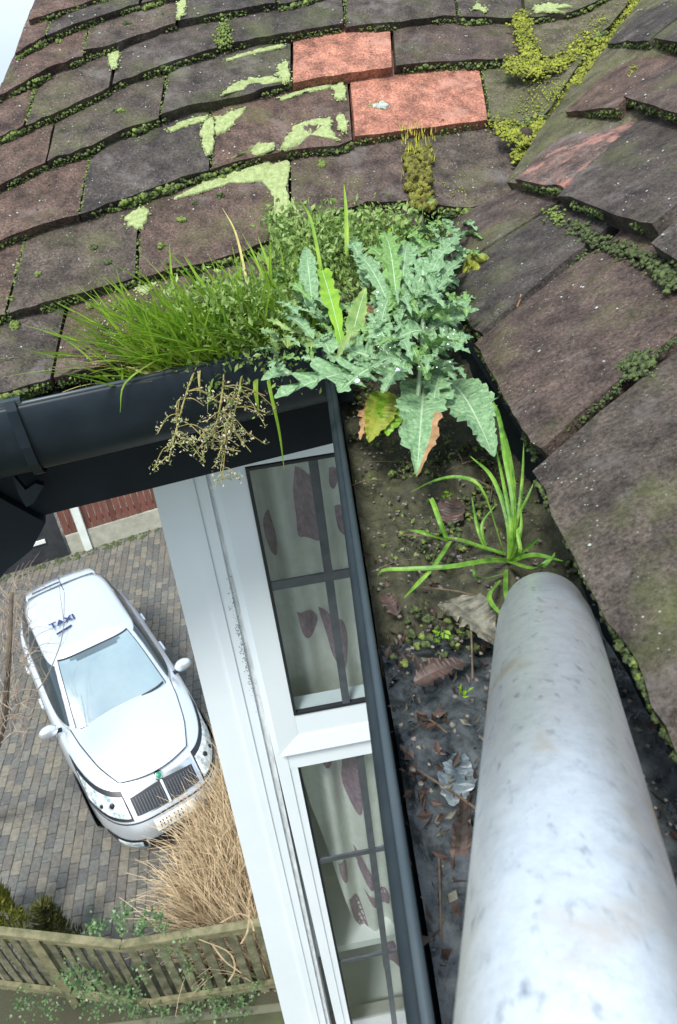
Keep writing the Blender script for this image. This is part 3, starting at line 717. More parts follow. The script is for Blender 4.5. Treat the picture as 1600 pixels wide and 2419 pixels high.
# curtain: wavy cloth, cream with plum leaf shapes
M_CLOTH = mat('cream_curtain', (.74, .75, .68), (.84, .84, .78), 30, .9, bump=.3, bscale=300, trans=.15)
M_PLUM = mat('plum_print', (.26, .17, .22), (.38, .27, .33), 60, .9)
def cloth_d(u, z): return .105+.024*math.sin(u*75+.8*math.sin(z*1.3))+.008*math.sin(u*33+z*2)
def cw(px, py): return WP(px, py, .085)
cur = empty('curtain', tuple(W(.1, ZT, .085)), 'cream curtain with plum leaf pattern hanging behind the leaded window', 'curtain')
zc0 = max(cw(925, 2310)[1], zs+.01)
_ce = [cw(705, 1799), cw(735, 1910), cw(772, 2015), cw(840, 2180), cw(902, 2305)]; CE = ([_c[0] for _c in _ce][::-1]+[-.15], [_c[1] for _c in _ce][::-1]+[-1.15])
rows = []
for j in range(60):
    z = ZT-.02+(zc0-ZT)*j/59; row = []
    uLc = float(np.interp(z, CE[1], CE[0]))
    for i in range(64):
        u = uLc+(UR-.03-uLc)*i/63; row.append(W(u, z, cloth_d(u, z)))
    rows.append(row)
mb = MB(); mb.grid(rows); mb.build('cloth', M_CLOTH, cur, True)
def leafprint(px, name='leaf_print'):
    P = bez([V(*p, 0) for p in px+[px[0]]], len(px)*4)[:-1]; c = sum(P)/len(P); n_ = len(P); v = []; f = []
    for r in (1, .66, .33):
        for p in P:
            q = c+(p-c)*r; u, z = cw(q[0], q[1]); v.append(W(u, z, cloth_d(u, z)-.0022))
    u, z = cw(c[0], c[1]); v.append(W(u, z, cloth_d(u, z)-.0022))
    for r in (0, 1):
        for j in range(n_): f.append((r*n_+j, r*n_+(j+1) % n_, (r+1)*n_+(j+1) % n_, (r+1)*n_+j))
    f += [(2*n_+j, 2*n_+(j+1) % n_, 3*n_) for j in range(n_)]
    mk(name, v, f, M_PLUM, cur)
w7 = lambda L: [(350+x/2.09, 1000+y/2.09) for x, y in L]
w8 = lambda L: [(550+x/2.412, 1600+y/2.412) for x, y in L]
for L in (w7([(600, 460), (635, 580), (642, 690), (615, 690), (580, 590), (578, 520)]),
          w7([(735, 250), (820, 260), (850, 400), (855, 560), (760, 610), (740, 500), (725, 380)]),
          w7([(735, 935), (800, 960), (850, 1020), (820, 1080), (770, 1050)]),
          w7([(850, 960), (900, 940), (960, 970), (990, 1080), (970, 1190), (920, 1170), (890, 1080)]),
          w7([(905, 260), (945, 270), (950, 330), (930, 370), (905, 330)]),
          w7([(930, 450), (985, 460), (1000, 560), (985, 600), (950, 560)]),
          w8([(650, 440), (740, 430), (755, 560), (740, 680), (730, 790), (690, 780), (640, 680), (635, 580)]),
          w8([(600, 1050), (640, 1040), (655, 1110), (650, 1160), (615, 1120)]),
          w8([(700, 1030), (760, 1080), (810, 1180), (800, 1225), (760, 1190), (720, 1120)]),
          w8([(755, 1250), (820, 1270), (895, 1265), (900, 1340), (870, 1355), (810, 1320)]),
          w8([(660, 1250), (720, 1300), (760, 1400), (790, 1500), (760, 1500), (700, 1390)]),
          w8([(850, 1560), (930, 1545), (960, 1640), (930, 1680), (870, 1690)]),
          w8([(500, 470), (590, 450), (580, 510), (540, 520)])):
    leafprint(L)

# ---------------------------------------------------------------- the metal tube
M_TUBE, n, l, b = newmat('worn_aluminium')
b.inputs['Metallic'].default_value = .8; b.inputs['Roughness'].default_value = .36
g = n.new('ShaderNodeNewGeometry'); t1 = n.new('ShaderNodeTexNoise'); t1.inputs['Scale'].default_value = 120; t1.inputs['Detail'].default_value = 12; t1.inputs['Roughness'].default_value = .8; l.new(g.outputs['Position'], t1.inputs['Vector'])
r = n.new('ShaderNodeValToRGB'); e = r.color_ramp.elements; e[0].position = .30; e[0].color = (.46, .50, .54, 1); e[1].position = .58; e[1].color = (.78, .81, .83, 1); q = e.new(.42); q.color = (.68, .71, .74, 1)
l.new(t1.outputs[0], r.inputs[0]); t2 = n.new('ShaderNodeTexNoise'); t2.inputs['Scale'].default_value = 25; t2.inputs['Detail'].default_value = 4; l.new(g.outputs['Position'], t2.inputs['Vector'])
r2 = n.new('ShaderNodeValToRGB'); r2.color_ramp.elements[0].position = .60; r2.color_ramp.elements[1].position = .75; r2.color_ramp.elements[1].color = (.8, .8, .8, 1); l.new(t2.outputs[0], r2.inputs[0])
mx = n.new('ShaderNodeMix'); mx.data_type = 'RGBA'; l.new(r2.outputs[0], mx.inputs[0]); l.new(r.outputs[0], mx.inputs[6]); mx.inputs[7].default_value = (.62, .52, .40, 1); l.new(mx.outputs[2], b.inputs['Base Color'])
sx = n.new('ShaderNodeMapping'); sx.inputs['Scale'].default_value = (1, .35, 1); l.new(g.outputs['Position'], sx.inputs[0]); t3 = n.new('ShaderNodeTexNoise'); t3.inputs['Scale'].default_value = 210; t3.inputs['Detail'].default_value = 3; l.new(sx.outputs[0], t3.inputs['Vector'])
r3 = n.new('ShaderNodeValToRGB'); r3.color_ramp.elements[0].position = .60; r3.color_ramp.elements[1].position = .80; l.new(t3.outputs[0], r3.inputs[0]); m3 = n.new('ShaderNodeMix'); m3.data_type = 'RGBA'; l.new(r3.outputs[0], m3.inputs[0]); l.new(mx.outputs[2], m3.inputs[6]); m3.inputs[7].default_value = (.34, .37, .40, 1); l.new(m3.outputs[2], b.inputs['Base Color'])
bp = n.new('ShaderNodeBump'); bp.inputs['Strength'].default_value = .3; bp.inputs['Distance'].default_value = .001; l.new(t1.outputs[0], bp.inputs['Height']); l.new(bp.outputs[0], b.inputs['Normal'])
def at_depth(px, py, d): r_ = _cd(px, py); return CAM+RM@(r_*(d/-r_[2]))
TD0, TD1 = .47, .180
Pt = at_depth(1287, 1450, TD0); Pb = at_depth(1372, 2390, TD1)
ax = unit(Pb-Pt); RT = .0300
tube = empty('vacuum_tube', tuple(Pt), 'worn whitish metal gutter cleaning tube lying in the near gutter', 'tube')
mb = MB(); pts = []; rad = []
for s, rr in ((-.0205, .30), (-.020, .55), (-.018, .72), (-.0135, .84), (-.006, .905), (.004, .93), (.018, .95), (.024, .99)): pts.append(Pt+ax*s); rad.append(RT*.97*rr)
mb.tube(pts, rad, 40); mb.build('tube_tip', M_TUBE, tube, True)
mb = MB(); mb.tube([Pt+ax*.0215, Pt+ax*.024, Pt+ax*.055, Pt+ax*.2, Pt+ax*.45], [RT*.95, RT*.975, RT*1.0, RT*1.02, RT*1.02], 48); mb.build('tube_body', M_TUBE, tube, True)

# ---------------------------------------------------------------- weeds
M_GR = mat('grass_green', (.08, .23, .012), (.36, .52, .05), 30, .5, trans=.3, contrast=1)
M_GR2 = mat('grass_dark', (.06, .16, .02), (.16, .32, .05), 30, .5, trans=.3)
M_STRAW = mat('straw', (.34, .32, .09), (.58, .50, .20), 60, .7, trans=.2)
M_CRESS = mat('cress_leaf', (.08, .20, .03), (.42, .54, .18), 45, .55, trans=.3, contrast=1)
M_CRESSB = mat('cress_seed', (.26, .28, .13), (.58, .52, .36), 90, .7)
M_TH = mat('thistle_leaf', (.025, .125, .038), (.35, .51, .28), 230, .5, spec=.3, bump=1, bscale=260, trans=.12, contrast=1.1, detail=9)
M_THG = mat('thistle_leaf_green', (.035, .14, .02), (.30, .48, .16), 210, .5, spec=.3, bump=1, bscale=260, trans=.15, contrast=1.1, detail=9)
M_RIB = mat('pale_leaf_rib', (.26, .38, .22), (.36, .46, .30), 60, .5)
M_SOW = mat('sowthistle_leaf', (.17, .36, .02), (.27, .48, .03), 40, .45, trans=.3)
M_YEL = mat('yellowing_leaf', (.12, .24, .015), (.38, .34, .05), 60, .6, trans=.25, contrast=.8)
M_BRN = mat('brown_withered_leaf', (.22, .12, .05), (.40, .24, .12), 50, .8)
def GA(px, py, h): return on(px, py, V(0, 0, h), V(0, 0, 1.))
def gplane(px, py, off): return on(px, py, nA*off, nA)

def grass(name, n_, ub, lean, L, w, m_, lab, spread=.5, cat='grass', zb_=-.02, off=(.01, .09)):
    mb = MB()
    for _ in range(n_):
        u = random.triangular(*ub); o_ = random.uniform(*off); p = eA*u+nA*o_+V(0, 0, zb_)
        d = V(0, 0, 1)*random.uniform(.5, 1)+eA*(lean+random.uniform(-spread, spread))-nA*random.uniform(-.25, .45)
        l_ = random.uniform(*L); blade(mb, p, d, l_, random.uniform(*w), (random.uniform(-.45, .05), random.uniform(-.25, .1), random.uniform(-.4, .05)), side=V(random.uniform(.4, 1), random.uniform(-.7, .2), random.uniform(-.2, .3)), n=6)
    o = mb.build(name, m_); return tag(o, lab, cat)
random.seed(11)
grass('grass_tuft', 1500, (-.28, .03, -.12), -.18, (.05, .155), (.0013, .0034), M_GR, 'bright green grass tuft growing out of the left gutter, left of the thistle')
grass('grass_tuft', 200, (-.24, .05, -.10), .0, (.03, .10), (.0009, .002), M_GR2, 'darker fine grass mixed between the bright tuft and the thistle')
grass('dead_grass', 150, (-.27, .0, -.18), -.45, (.05, .11), (.0010, .0019), M_STRAW, 'straw coloured dead blades fanning left at the foot of the bright grass tuft', .5)
# long traced blades
def tr(mb, px, offs, w, m=0, fn=gplane, side=(1, 0, .15), n=12, fold=.3):
    P = bez([fn(x, y, o_) for (x, y), o_ in zip(px, offs)], n); k = len(P)
    mb.ribbon(P, [w*(1-(i/(k-1))**2.5*.92) for i in range(k)], side, m, fold)
LG = empty('long_grass', tuple(eA*-.2+V(0, 0, -.01)), 'long single green blades rising over the tiles and hanging in front of the left gutter', 'grass')
mb = MB(); tr(mb, [(440, 800), (410, 690), (400, 575)], (.03, .05, .06), .0024); mb.build('blade', M_GR, LG)
mb = MB(); tr(mb, [(820, 600), (818, 500), (813, 435)], (.05, .08, .10), .0028); mb.build('blade', M_GR, LG)
mb = MB(); tr(mb, [(760, 640), (735, 520), (708, 470)], (.04, .09, .10), .0022); mb.build('blade', M_GR, LG)
mb = MB(); tr(mb, [(560, 760), (480, 670), (435, 605)], (.03, .05, .06), .0024); mb.build('blade', M_GR, LG)
mb = MB(); tr(mb, [(420, 840), (370, 850), (295, 905), (284, 975)], (.02, -.002, -.010, -.012), .0017); mb.build('blade', M_GR, LG)
mb = MB(); tr(mb, [(625, 850), (640, 930), (660, 1020), (672, 1112)], (.01, -.012, -.016, -.016), .0024); mb.build('blade', M_GR, LG)
mb = MB(); tr(mb, [(605, 860), (604, 920), (612, 978)], (.01, -.012, -.014), .0036); mb.build('blade', M_GR, LG)
mb = MB(); tr(mb, [(520, 850), (495, 920), (490, 975)], (.01, -.012, -.014), .0014); mb.build('blade', M_GR, LG)
mb = MB(); tr(mb, [(600, 780), (560, 690), (540, 640)], (.03, .05, .06), .0028); mb.build('blade', M_GR, LG)
mb = MB(); tr(mb, [(650, 780), (640, 650), (610, 560)], (.03, .05, .07), .0028); mb.build('blade', M_GR, LG)
LG2 = empty('straw_grass', tuple(eA*-.22+V(0, 0, -.01)), 'a few yellow straw blades over the lip of the left gutter and across the tiles', 'grass')
mb = MB(); tr(mb, [(590, 700), (570, 600), (553, 540), (525, 490)], (.03, .06, .08, .10), .0016); mb.build('blade', M_STRAW, LG2)
mb = MB(); tr(mb, [(480, 850), (470, 880), (473, 935)], (.02, -.008, -.012), .0022); mb.build('blade', M_STRAW, LG2)
mb = MB(); tr(mb, [(430, 815), (330, 790), (272, 778)], (.02, .03, .03), .0022); mb.build('blade', M_STRAW, LG2)
mb = MB(); tr(mb, [(460, 862), (400, 868), (350, 880), (300, 865)], (.01, .004, .0, .01), .004); mb.build('blade', M_STRAW, LG2)

def small_leaves(name, cl, m_, lab, cat, n_per, r, sz, parent=None):
    mb = MB()
    for c in cl:
        for _ in range(n_per):
            p = np.array(c)+rng.standard_normal(3)*r; d = unit(rng.standard_normal(3)+V(0, -.2, .6)); s_ = unit(np.cross(d, rng.standard_normal(3))); L = random.uniform(*sz)
            nn = np.cross(d, s_)
            wr = random.uniform(.16, .30); mb.add([p, p+d*L*.45+s_*L*wr+nn*L*.08, p+d*L, p+d*L*.45-s_*L*wr+nn*L*.08], [(0, 1, 2, 3)])
    o = mb.build(name, m_, parent)
    if name in ('creeping_weed', 'moss_sprigs', 'dry_seed_heads'): o['kind'] = 'stuff'
    return tag(o, lab, cat) if lab else o
# creeping cress cover over the gutter and the lowest tiles
cl = []
for _ in range(900):
    x = random.triangular(480, 1080, 760); y = random.triangular(490, 790, 570); 
    if x < 640 and y < 640: continue
    cl.append(RA(x, y, .014+random.uniform(0, .022)))
small_leaves('creeping_weed', cl, M_CRESS, 'pale green small leaved weed spreading over the lowest tiles behind the thistle', 'weed', 10, .010, (.004, .014))
cl = []
for _ in range(620):
    x = random.triangular(400, 800, 640); y = random.triangular(660, 930, 820); cl.append(gplane(x, y, random.uniform(-.005, .05)))
small_leaves('creeping_weed', cl, M_CRESS, 'small leaved bittercress mat spilling over the gutter lip between grass and thistle', 'weed', 10, .009, (.004, .014))
cl = [RA(random.triangular(200, 460, 330), random.triangular(700, 860, 770), .015+random.uniform(0, .008)) for _ in range(190)]
small_leaves('dry_seed_heads', cl, M_CRESSB, 'pale dry seed heads scattered on the brown tile left of the grass', 'weed', 7, .006, (.002, .0045))
cl = [RA(random.uniform(100, 300), fit(CRS[8], random.uniform(100, 300))+random.uniform(0, 30), .0) for _ in range(40)]
small_leaves('creeping_weed', cl, M_CRESS, 'sparse small weeds in the gutter mouth at the far left', 'weed', 6, .005, (.003, .006))
cl = [RA(random.uniform(700, 950), random.uniform(470, 560), .014) for _ in range(90)]
small_leaves('moss_sprigs', cl, M_MOSS, 'mossy sprigs along the tile edge above the weeds', 'moss', 9, .006, (.003, .006))

# hanging bittercress stems
def stem(px, offs, lab, side_n, cat='weed'):
    root = empty('hanging_weed', tuple(gplane(*px[0], offs[0])), lab, cat)
    P = bez([gplane(x, y, o_) for (x, y), o_ in zip(px, offs)], 16); mb = MB(); mb.tube(P, [.0012]*9+[.0008]*8, 5)
    mb2 = MB(); tips = []
    for k in range(side_n):
        i = random.randint(4, 16); sgn = random.choice((-1, 1)); L = random.uniform(.018, .065)
        wx = random.uniform(.25, .9); q = [P[i], P[i]+eA*sgn*L*.45*wx+V(0, 0, random.uniform(-.008, .004))-nA*.004, P[i]+eA*sgn*L*wx+V(0, 0, -random.uniform(.2, 1.)*L*.7)-nA*random.uniform(0, .012)+eA*random.uniform(-.006, .006)]
        q = bez(q, 6); mb.tube(q, .0005, 4)
        for s in range(6): tips.append(q[random.randint(3, 6)]+rng.standard_normal(3)*.0026)
    for i in range(3, 17): tips += [P[i]+rng.standard_normal(3)*.003 for _ in range(2)]
    mb.build('stems', M_STRAW, root)
    small_leaves('seed_pods', tips, M_CRESSB, None, None, 3, .0016, (.0025, .0055), root)
    small_leaves('leaves', tips[::3], M_CRESS, None, None, 2, .002, (.003, .006), root)
random.seed(5)
stem([(470, 850), (440, 930), (415, 1020), (398, 1090)], (.0, -.012, -.014, -.014), 'left of the two dried weed stems hanging over the front of the gutter', 18)
stem([(575, 860), (560, 950), (535, 1050), (524, 1140)], (.0, -.012, -.016, -.016), 'right hand dried weed stem hanging in front of the white window frame corner', 24)
stem([(530, 860), (525, 930), (510, 1010), (500, 1060)], (.0, -.012, -.014, -.014), 'short bushy green weed stem hanging between the two dried stems', 22)

# broad leaves
def leaf(parent, base, tip, w, nrm, m_, kind='thistle', curl=.12, ruf=.16, lobes=7, name='leaf', seed=0., wither=0.):
    base = np.array(base, float); tip = np.array(tip, float); d = tip-base; L = np.linalg.norm(d); d = d/L
    nrm = np.array(nrm, float); nrm = unit(nrm-d*(nrm@d)); sd_ = np.cross(d, nrm)
    n_ = lobes*6; rows = []; rnd = random.Random(seed*131+7)
    amp = [rnd.uniform(.75, 1.15) for _ in range(2*(lobes+2))]
    for i in range(n_+1):
        t = i/n_; env = math.sin(math.pi*min(1, t**.75*.93+.07))**.8 if kind != 'oak' else (.35+.65*t)*math.sin(math.pi*min(1, .12+t*.84))**.5
        ph = (t*lobes) % 1; k = int(t*lobes)
        if kind == 'thistle': pat = [.42, .62, 1.0, .78, .98, .5][int(ph*6) % 6]
        elif kind == 'deep': pat = [.16, .38, 1.02, 1.12, .9, .22][int(ph*6) % 6]
        elif kind == 'broad': pat = [.84, .93, 1.06, .88, 1.02, .86][int(ph*6) % 6]
        else: pat = [.72, .9, 1.05, .92, 1.0, .66][int(ph*6) % 6]
        row = []
        c = base+d*L*t+nrm*L*curl*math.sin(math.pi*t*.9)*(1-.3*t)
        for s_, sc in ((-1, 1.), (-1, .55), (-1, .035), (0, 0), (1, .035), (1, .55), (1, 1.)):
            a_ = amp[2*k+(s_ > 0)]
            hw = w*.5*env*(1+(pat*a_-1)*(sc if sc > .3 else 0))*sc
            fwd = d*L*(.03*pat if sc == 1. else 0)
            rz_ = ruf*w*(rnd.uniform(-1, 1) if sc == 1. else rnd.uniform(-.35, .35) if sc > .3 else .0)*env
            row.append(c+sd_*s_*hw+fwd+nrm*(rz_-.10*w*sc*env*0+.12*w*sc*env))
        rows.append(row)
    mb = MB(); r_ = len(rows); v = [p for row in rows for p in row]; f = []; mi = []
    for i in range(r_-1):
        for j in range(6): f.append((i*7+j, i*7+j+1, (i+1)*7+j+1, (i+1)*7+j)); mi.append(1 if j in (2, 3) else (2 if (wither and j in (0,) and t > 0 and i > r_*(1-wither)) else 0))
    return mk(name, v, f, [m_, M_RIB if name == 'leaf' and m_ not in (M_YEL, M_BRN) else m_, M_BRN], parent, smooth=False, mi=mi)
thistle = empty('thistle', tuple(V(.10, -.02, .0)), 'spiny blue green thistle with water drops, rooted in the gutter corner', 'thistle')
def Z(px, py, z): return onz(px, py, z)
big = [   # base px, z, tip px, z, width px, kind, mat
 ((905, 880), .045, (650, 948), .060, 130, 'deep', M_TH, 5), ((930, 870), .055, (780, 820), .075, 110, 'deep', M_TH, 6),
 ((1003, 900), .030, (985, 1128), .030, 138, 'broad', M_TH, 7), ((1060, 900), .025, (1165, 1082), .020, 118, 'broad', M_TH, 7),
 ((1045, 870), .050, (1020, 975), .040, 80, 'thistle', M_TH, 6),
 ((960, 790), .070, (1105, 560), .085, 60, 'thistle', M_TH, 7), ((990, 800), .070, (1130, 735), .075, 70, 'thistle', M_TH, 6),
 ((1000, 820), .070, (1118, 800), .065, 80, 'thistle', M_TH, 6), ((1010, 850), .060, (1075, 900), .055, 70, 'thistle', M_TH, 5),
 ((940, 740), .080, (905, 560), .095, 62, 'thistle', M_THG, 7), ((950, 720), .080, (965, 580), .095, 60, 'thistle', M_TH, 6),
 ((960, 730), .080, (1040, 600), .095, 62, 'thistle', M_TH, 6), ((920, 720), .080, (845, 610), .085, 60, 'thistle', M_TH, 6),
 ((900, 780), .070, (935, 690), .080, 60, 'thistle', M_TH, 5), ((985, 760), .080, (1075, 655), .085, 66, 'thistle', M_TH, 6),
 ((940, 860), .070, (870, 745), .085, 70, 'thistle', M_TH, 6), ((960, 850), .075, (905, 930), .06, 90, 'thistle', M_TH, 6),
 ((1000, 780), .085, (940, 800), .085, 85, 'thistle', M_TH, 5), ((1000, 740), .085, (1060, 760), .085, 75, 'thistle', M_THG, 5),
 ((980, 700), .085, (1010, 640), .09, 60, 'thistle', M_THG, 5), ((930, 650), .09, (870, 590), .09, 50, 'thistle', M_THG, 5),
 ((1020, 690), .085, (1100, 620), .085, 50, 'thistle', M_TH, 5), ((870, 680), .07, (800, 560), .08, 45, 'thistle', M_TH, 6),
 ((760, 760), .055, (690, 700), .06, 45, 'thistle', M_TH, 5), ((740, 800), .055, (665, 745), .06, 45, 'thistle', M_TH, 5),
 ((760, 800), .06, (790, 860), .06, 70, 'thistle', M_TH, 5), ((900, 860), .065, (800, 930), .06, 110, 'deep', M_TH, 5),
 ((975, 830), .08, (1010, 900), .065, 80, 'thistle', M_THG, 5), ((950, 790), .08, (900, 850), .075, 80, 'thistle', M_TH, 5),
 ((1040, 560), .05, (1120, 535), .055, 40, 'thistle', M_TH, 5), ((1000, 600), .07, (1080, 570), .08, 50, 'thistle', M_TH, 5),
 ((690, 880), .04, (618, 900), .045, 45, 'broad', M_TH, 5),
]
for i, (b_, zb_, t_, zt_, wp, kd, mm, lb) in enumerate(big):
    B0 = Z(*b_, zb_); T0 = Z(*t_, zt_); c = (B0+T0)/2; dep = -(RM.T@(c-CAM))[2]; w = wp*dep/F
    nn = unit(V(random.uniform(-.3, .3), random.uniform(-.55, -.1), 1.)) if kd != 'broad' else V(0, -.45, 1)
    leaf(thistle, B0, T0, w*1.05, nn, mm, kd, curl=.10, ruf=.10 if kd == 'thistle' else .06, lobes=lb, seed=i, wither=.45 if i == 2 else 0)
random.seed(21)
for i in range(110):
    x = random.triangular(850, 1110, 1000); y = random.triangular(560, 910, 740); z_ = .07+random.uniform(-.02, .02); a_ = random.uniform(0, 6.28); L = random.uniform(40, 85)
    B0 = Z(x, y, z_); T0 = Z(x+math.cos(a_)*L, y+math.sin(a_)*L*.7, z_+random.uniform(0, .02)); dep = -(RM.T@(B0-CAM))[2]
    leaf(thistle, B0, T0, random.uniform(26, 48)*dep/F, V(random.uniform(-.5, .5), random.uniform(-.8, .1), 1.), random.choice([M_TH, M_TH, M_THG]), 'thistle', .12, .14, 4, seed=50+i)
for i in range(75):
    x = random.uniform(650, 900); y = random.uniform(600, 890); z_ = .045+random.uniform(-.015, .02); a_ = random.uniform(0, 6.28); L = random.uniform(35, 80)
    if x < 820 and y > 860: continue
    B0 = Z(x, y, z_); T0 = Z(x+math.cos(a_)*L, y+math.sin(a_)*L*.7, z_+random.uniform(-.005, .02)); dep = -(RM.T@(B0-CAM))[2]
    leaf(thistle, B0, T0, random.uniform(18, 40)*dep/F, V(random.uniform(-.6, .6), random.uniform(-.8, .1), 1.), random.choice([M_TH, M_THG, M_CRESS]), random.choice(['deep', 'thistle']), .15, .15, 4, seed=300+i)
for i in range(30):
    x = random.uniform(960, 1100); y = random.uniform(530, 640); a_ = random.uniform(-1.8, .6); L = random.uniform(35, 70)
    B0 = Z(x, y, .075); T0 = Z(x+math.cos(a_)*L, y+math.sin(a_)*L*.7, .088); dep = -(RM.T@(B0-CAM))[2]
    leaf(thistle, B0, T0, random.uniform(20, 36)*dep/F, V(random.uniform(-.6, .6), random.uniform(-.8, .1), 1.), random.choice([M_TH, M_THG]), 'deep', .15, .15, 4, seed=500+i)
mb = MB()
for px in ([(985, 960), (995, 860), (1000, 760), (1000, 640)], [(820, 880), (860, 880), (930, 850)], [(1040, 760), (1045, 690), (1050, 640)]):
    P = [Z(x, y, .04+.02*k) for k, (x, y) in enumerate(px)]; mb.tube(bez(P, 8), .0022, 6)
mb.build('stem', M_RIB, thistle)
it = [(Z(x, y, z_), r_, V(0, 0, 1), .8) for x, y, z_, r_ in ((845, 900, .074, .0026), (942, 872, .082, .0024), (1060, 813, .085, .0018), (1040, 580, .09, .0018), (893, 690, .09, .0015))]
for x in range(70): it.append((Z(random.uniform(880, 1080), random.uniform(590, 880), .085), random.uniform(.0004, .0009), V(0, 0, 1), .8))
v, f = blobs(it, 1, .0); tag(mk('water_drops', v, f, mat('glint_white_water_drop', (.85, .95, .95), None, rough=.02, spec=1.), smooth=True), 'bright water drops resting on the thistle leaves', 'water', kind='stuff')  # near-white base colour paints the highlights into the drops
sow = empty('sowthistle', tuple(Z(815, 850, .03)), 'smooth bright lime green sowthistle leaves standing left of the thistle', 'weed')
for b_, t_, wp, mm, kd in (((813, 835), (762, 645), 72, M_SOW, 'oak'), ((740, 735), (724, 590), 58, M_TH, 'broad'), ((828, 815), (864, 684), 52, M_CRESS, 'broad'), ((905, 600), (925, 545), 45, M_SOW, 'oak'), ((800, 850), (845, 770), 30, M_CRESS, 'broad')):
    B0 = Z(*b_, .065); T0 = Z(*t_, .10); dep = -(RM.T@(B0-CAM))[2]; leaf(sow, B0, T0, wp*dep/F, V(0, -.5, 1), mm, kd, .08, .04, 5, seed=b_[0])
yl = empty('yellowing_weed', tuple(Z(900, 940, .03)), 'yellow and brown withering leaf hanging into the gutter below the thistle', 'weed')
leaf(yl, Z(915, 925, .04), Z(872, 1045, .02), .032, V(.2, -.5, 1), M_YEL, 'broad', .1, .12, 5, seed=3)
leaf(yl, Z(890, 930, .038), Z(852, 1040, .018), .020, V(-.3, -.5, 1), M_BRN, 'thistle', .1, .2, 5, seed=4)
leaf(yl, Z(930, 940, .036), Z(915, 1030, .02), .030, V(.2, -.5, 1), M_SOW, 'broad', .1, .12, 5, seed=5)
bl = empty('brown_leaf', tuple(Z(885, 780, .06)), 'dead brown leaf seen in the gap among the thistle leaves', 'leaf')
leaf(bl, Z(865, 715, .02), Z(892, 830, .02), .035, V(.2, -.3, 1), M_BRN, 'broad', .1, .1, 5, seed=8)
leaf(bl, Z(1025, 575, .04), Z(1045, 540, .04), .03, V(.2, -.3, 1), M_BRN, 'thistle', .1, .3, 4, seed=9)

M_GRB = mat('sprawling_grass', (.05, .16, .012), (.19, .36, .04), 60, .5, trans=.2)
# grass plant in gutter B
def gp(mb, px, zz, w, n=14): 
    P = bez([onz(x, y, z_) for (x, y), z_ in zip(px, zz)], n); k = len(P); w = w*.62
    mb.ribbon(P, [w*(.55+.45*math.sin(math.pi*min(1, .25+i/(k-1)*.6)))*(1-(i/(k-1))**4*.8) for i in range(k)], (.5, -.3, .3) if abs(px[0][0]-px[-1][0]) < 120 else (.1, .9, .3), 0, .35)
mb = MB(); b0 = (1205, 1325)
for px, zz, w in (
 ([b0, (1200, 1230), (1165, 1130), (1112, 1078)], (-.03, .0, .02, .02), .0032),
 ([b0, (1215, 1200), (1195, 1080), (1170, 960), (1100, 893)], (-.03, .01, .035, .04, .03), .0038),
 ([b0, (1215, 1180), (1200, 1060), (1175, 980)], (-.03, .01, .03, .04), .0042),
 ([b0, (1208, 1240), (1190, 1140), (1170, 1050)], (-.03, .0, .02, .02), .0028),
 ([b0, (1225, 1220), (1235, 1130), (1238, 1045)], (-.03, .0, .02, .03), .0026),
 ([b0, (1222, 1230), (1245, 1180), (1262, 1140)], (-.03, .0, .01, .02), .0026),
 ([b0, (1230, 1260), (1232, 1200)], (-.03, .0, .01), .0024),
 ([(1190, 1310), (1140, 1160), (1090, 1128), (1030, 1135), (972, 1162)], (-.03, .005, .01, .005, -.01), .0030),
 ([b0, (1150, 1325), (1060, 1340), (960, 1345), (900, 1350), (890, 1395)], (-.03, -.01, .0, .0, -.005, -.02), .0032),
 ([(1195, 1310), (1130, 1290), (1085, 1275), (1060, 1270)], (-.03, -.02, -.01, -.01), .0030),
 ([(1058, 1275), (1040, 1230), (1020, 1180), (1008, 1190)], (-.01, .005, .01, .0), .0036),
 ([(1058, 1275), (1010, 1260), (965, 1252)], (-.01, -.005, -.01), .0030),
 ([(1062, 1278), (1020, 1340), (955, 1412)], (-.01, .0, -.02), .0042),
 ([(1150, 1300), (1130, 1250), (1115, 1175)], (-.025, -.01, .0), .0024),
 ([(1150, 1300), (1140, 1240), (1170, 1195)], (-.025, -.01, .0), .0024),
 ([(1190, 1355), (1130, 1365), (1118, 1330)], (-.03, -.02, -.01), .0026),
 ([(1195, 1345), (1195, 1400), (1205, 1440)], (-.03, -.01, -.01), .0030),
 ([(1180, 1370), (1155, 1410), (1195, 1465)], (-.03, -.015, -.01), .0032),
 ([b0, (1260, 1340), (1300, 1325), (1312, 1305)], (-.02, .0, .01, .01), .0034),
 ([b0, (1260, 1310), (1330, 1325)], (-.02, .0, .01), .0028),
 ([b0, (1250, 1290), (1275, 1270)], (-.02, .0, .01), .0026),
 ([b0, (1230, 1300), (1225, 1250), (1270, 1240)], (-.02, .0, .01, .01), .0024),
): gp(mb, px, zz, w)
tag(mb.build('grass_plant', M_GRB, None), 'green grass plant sprawling in the near gutter just above the tube tip', 'grass')
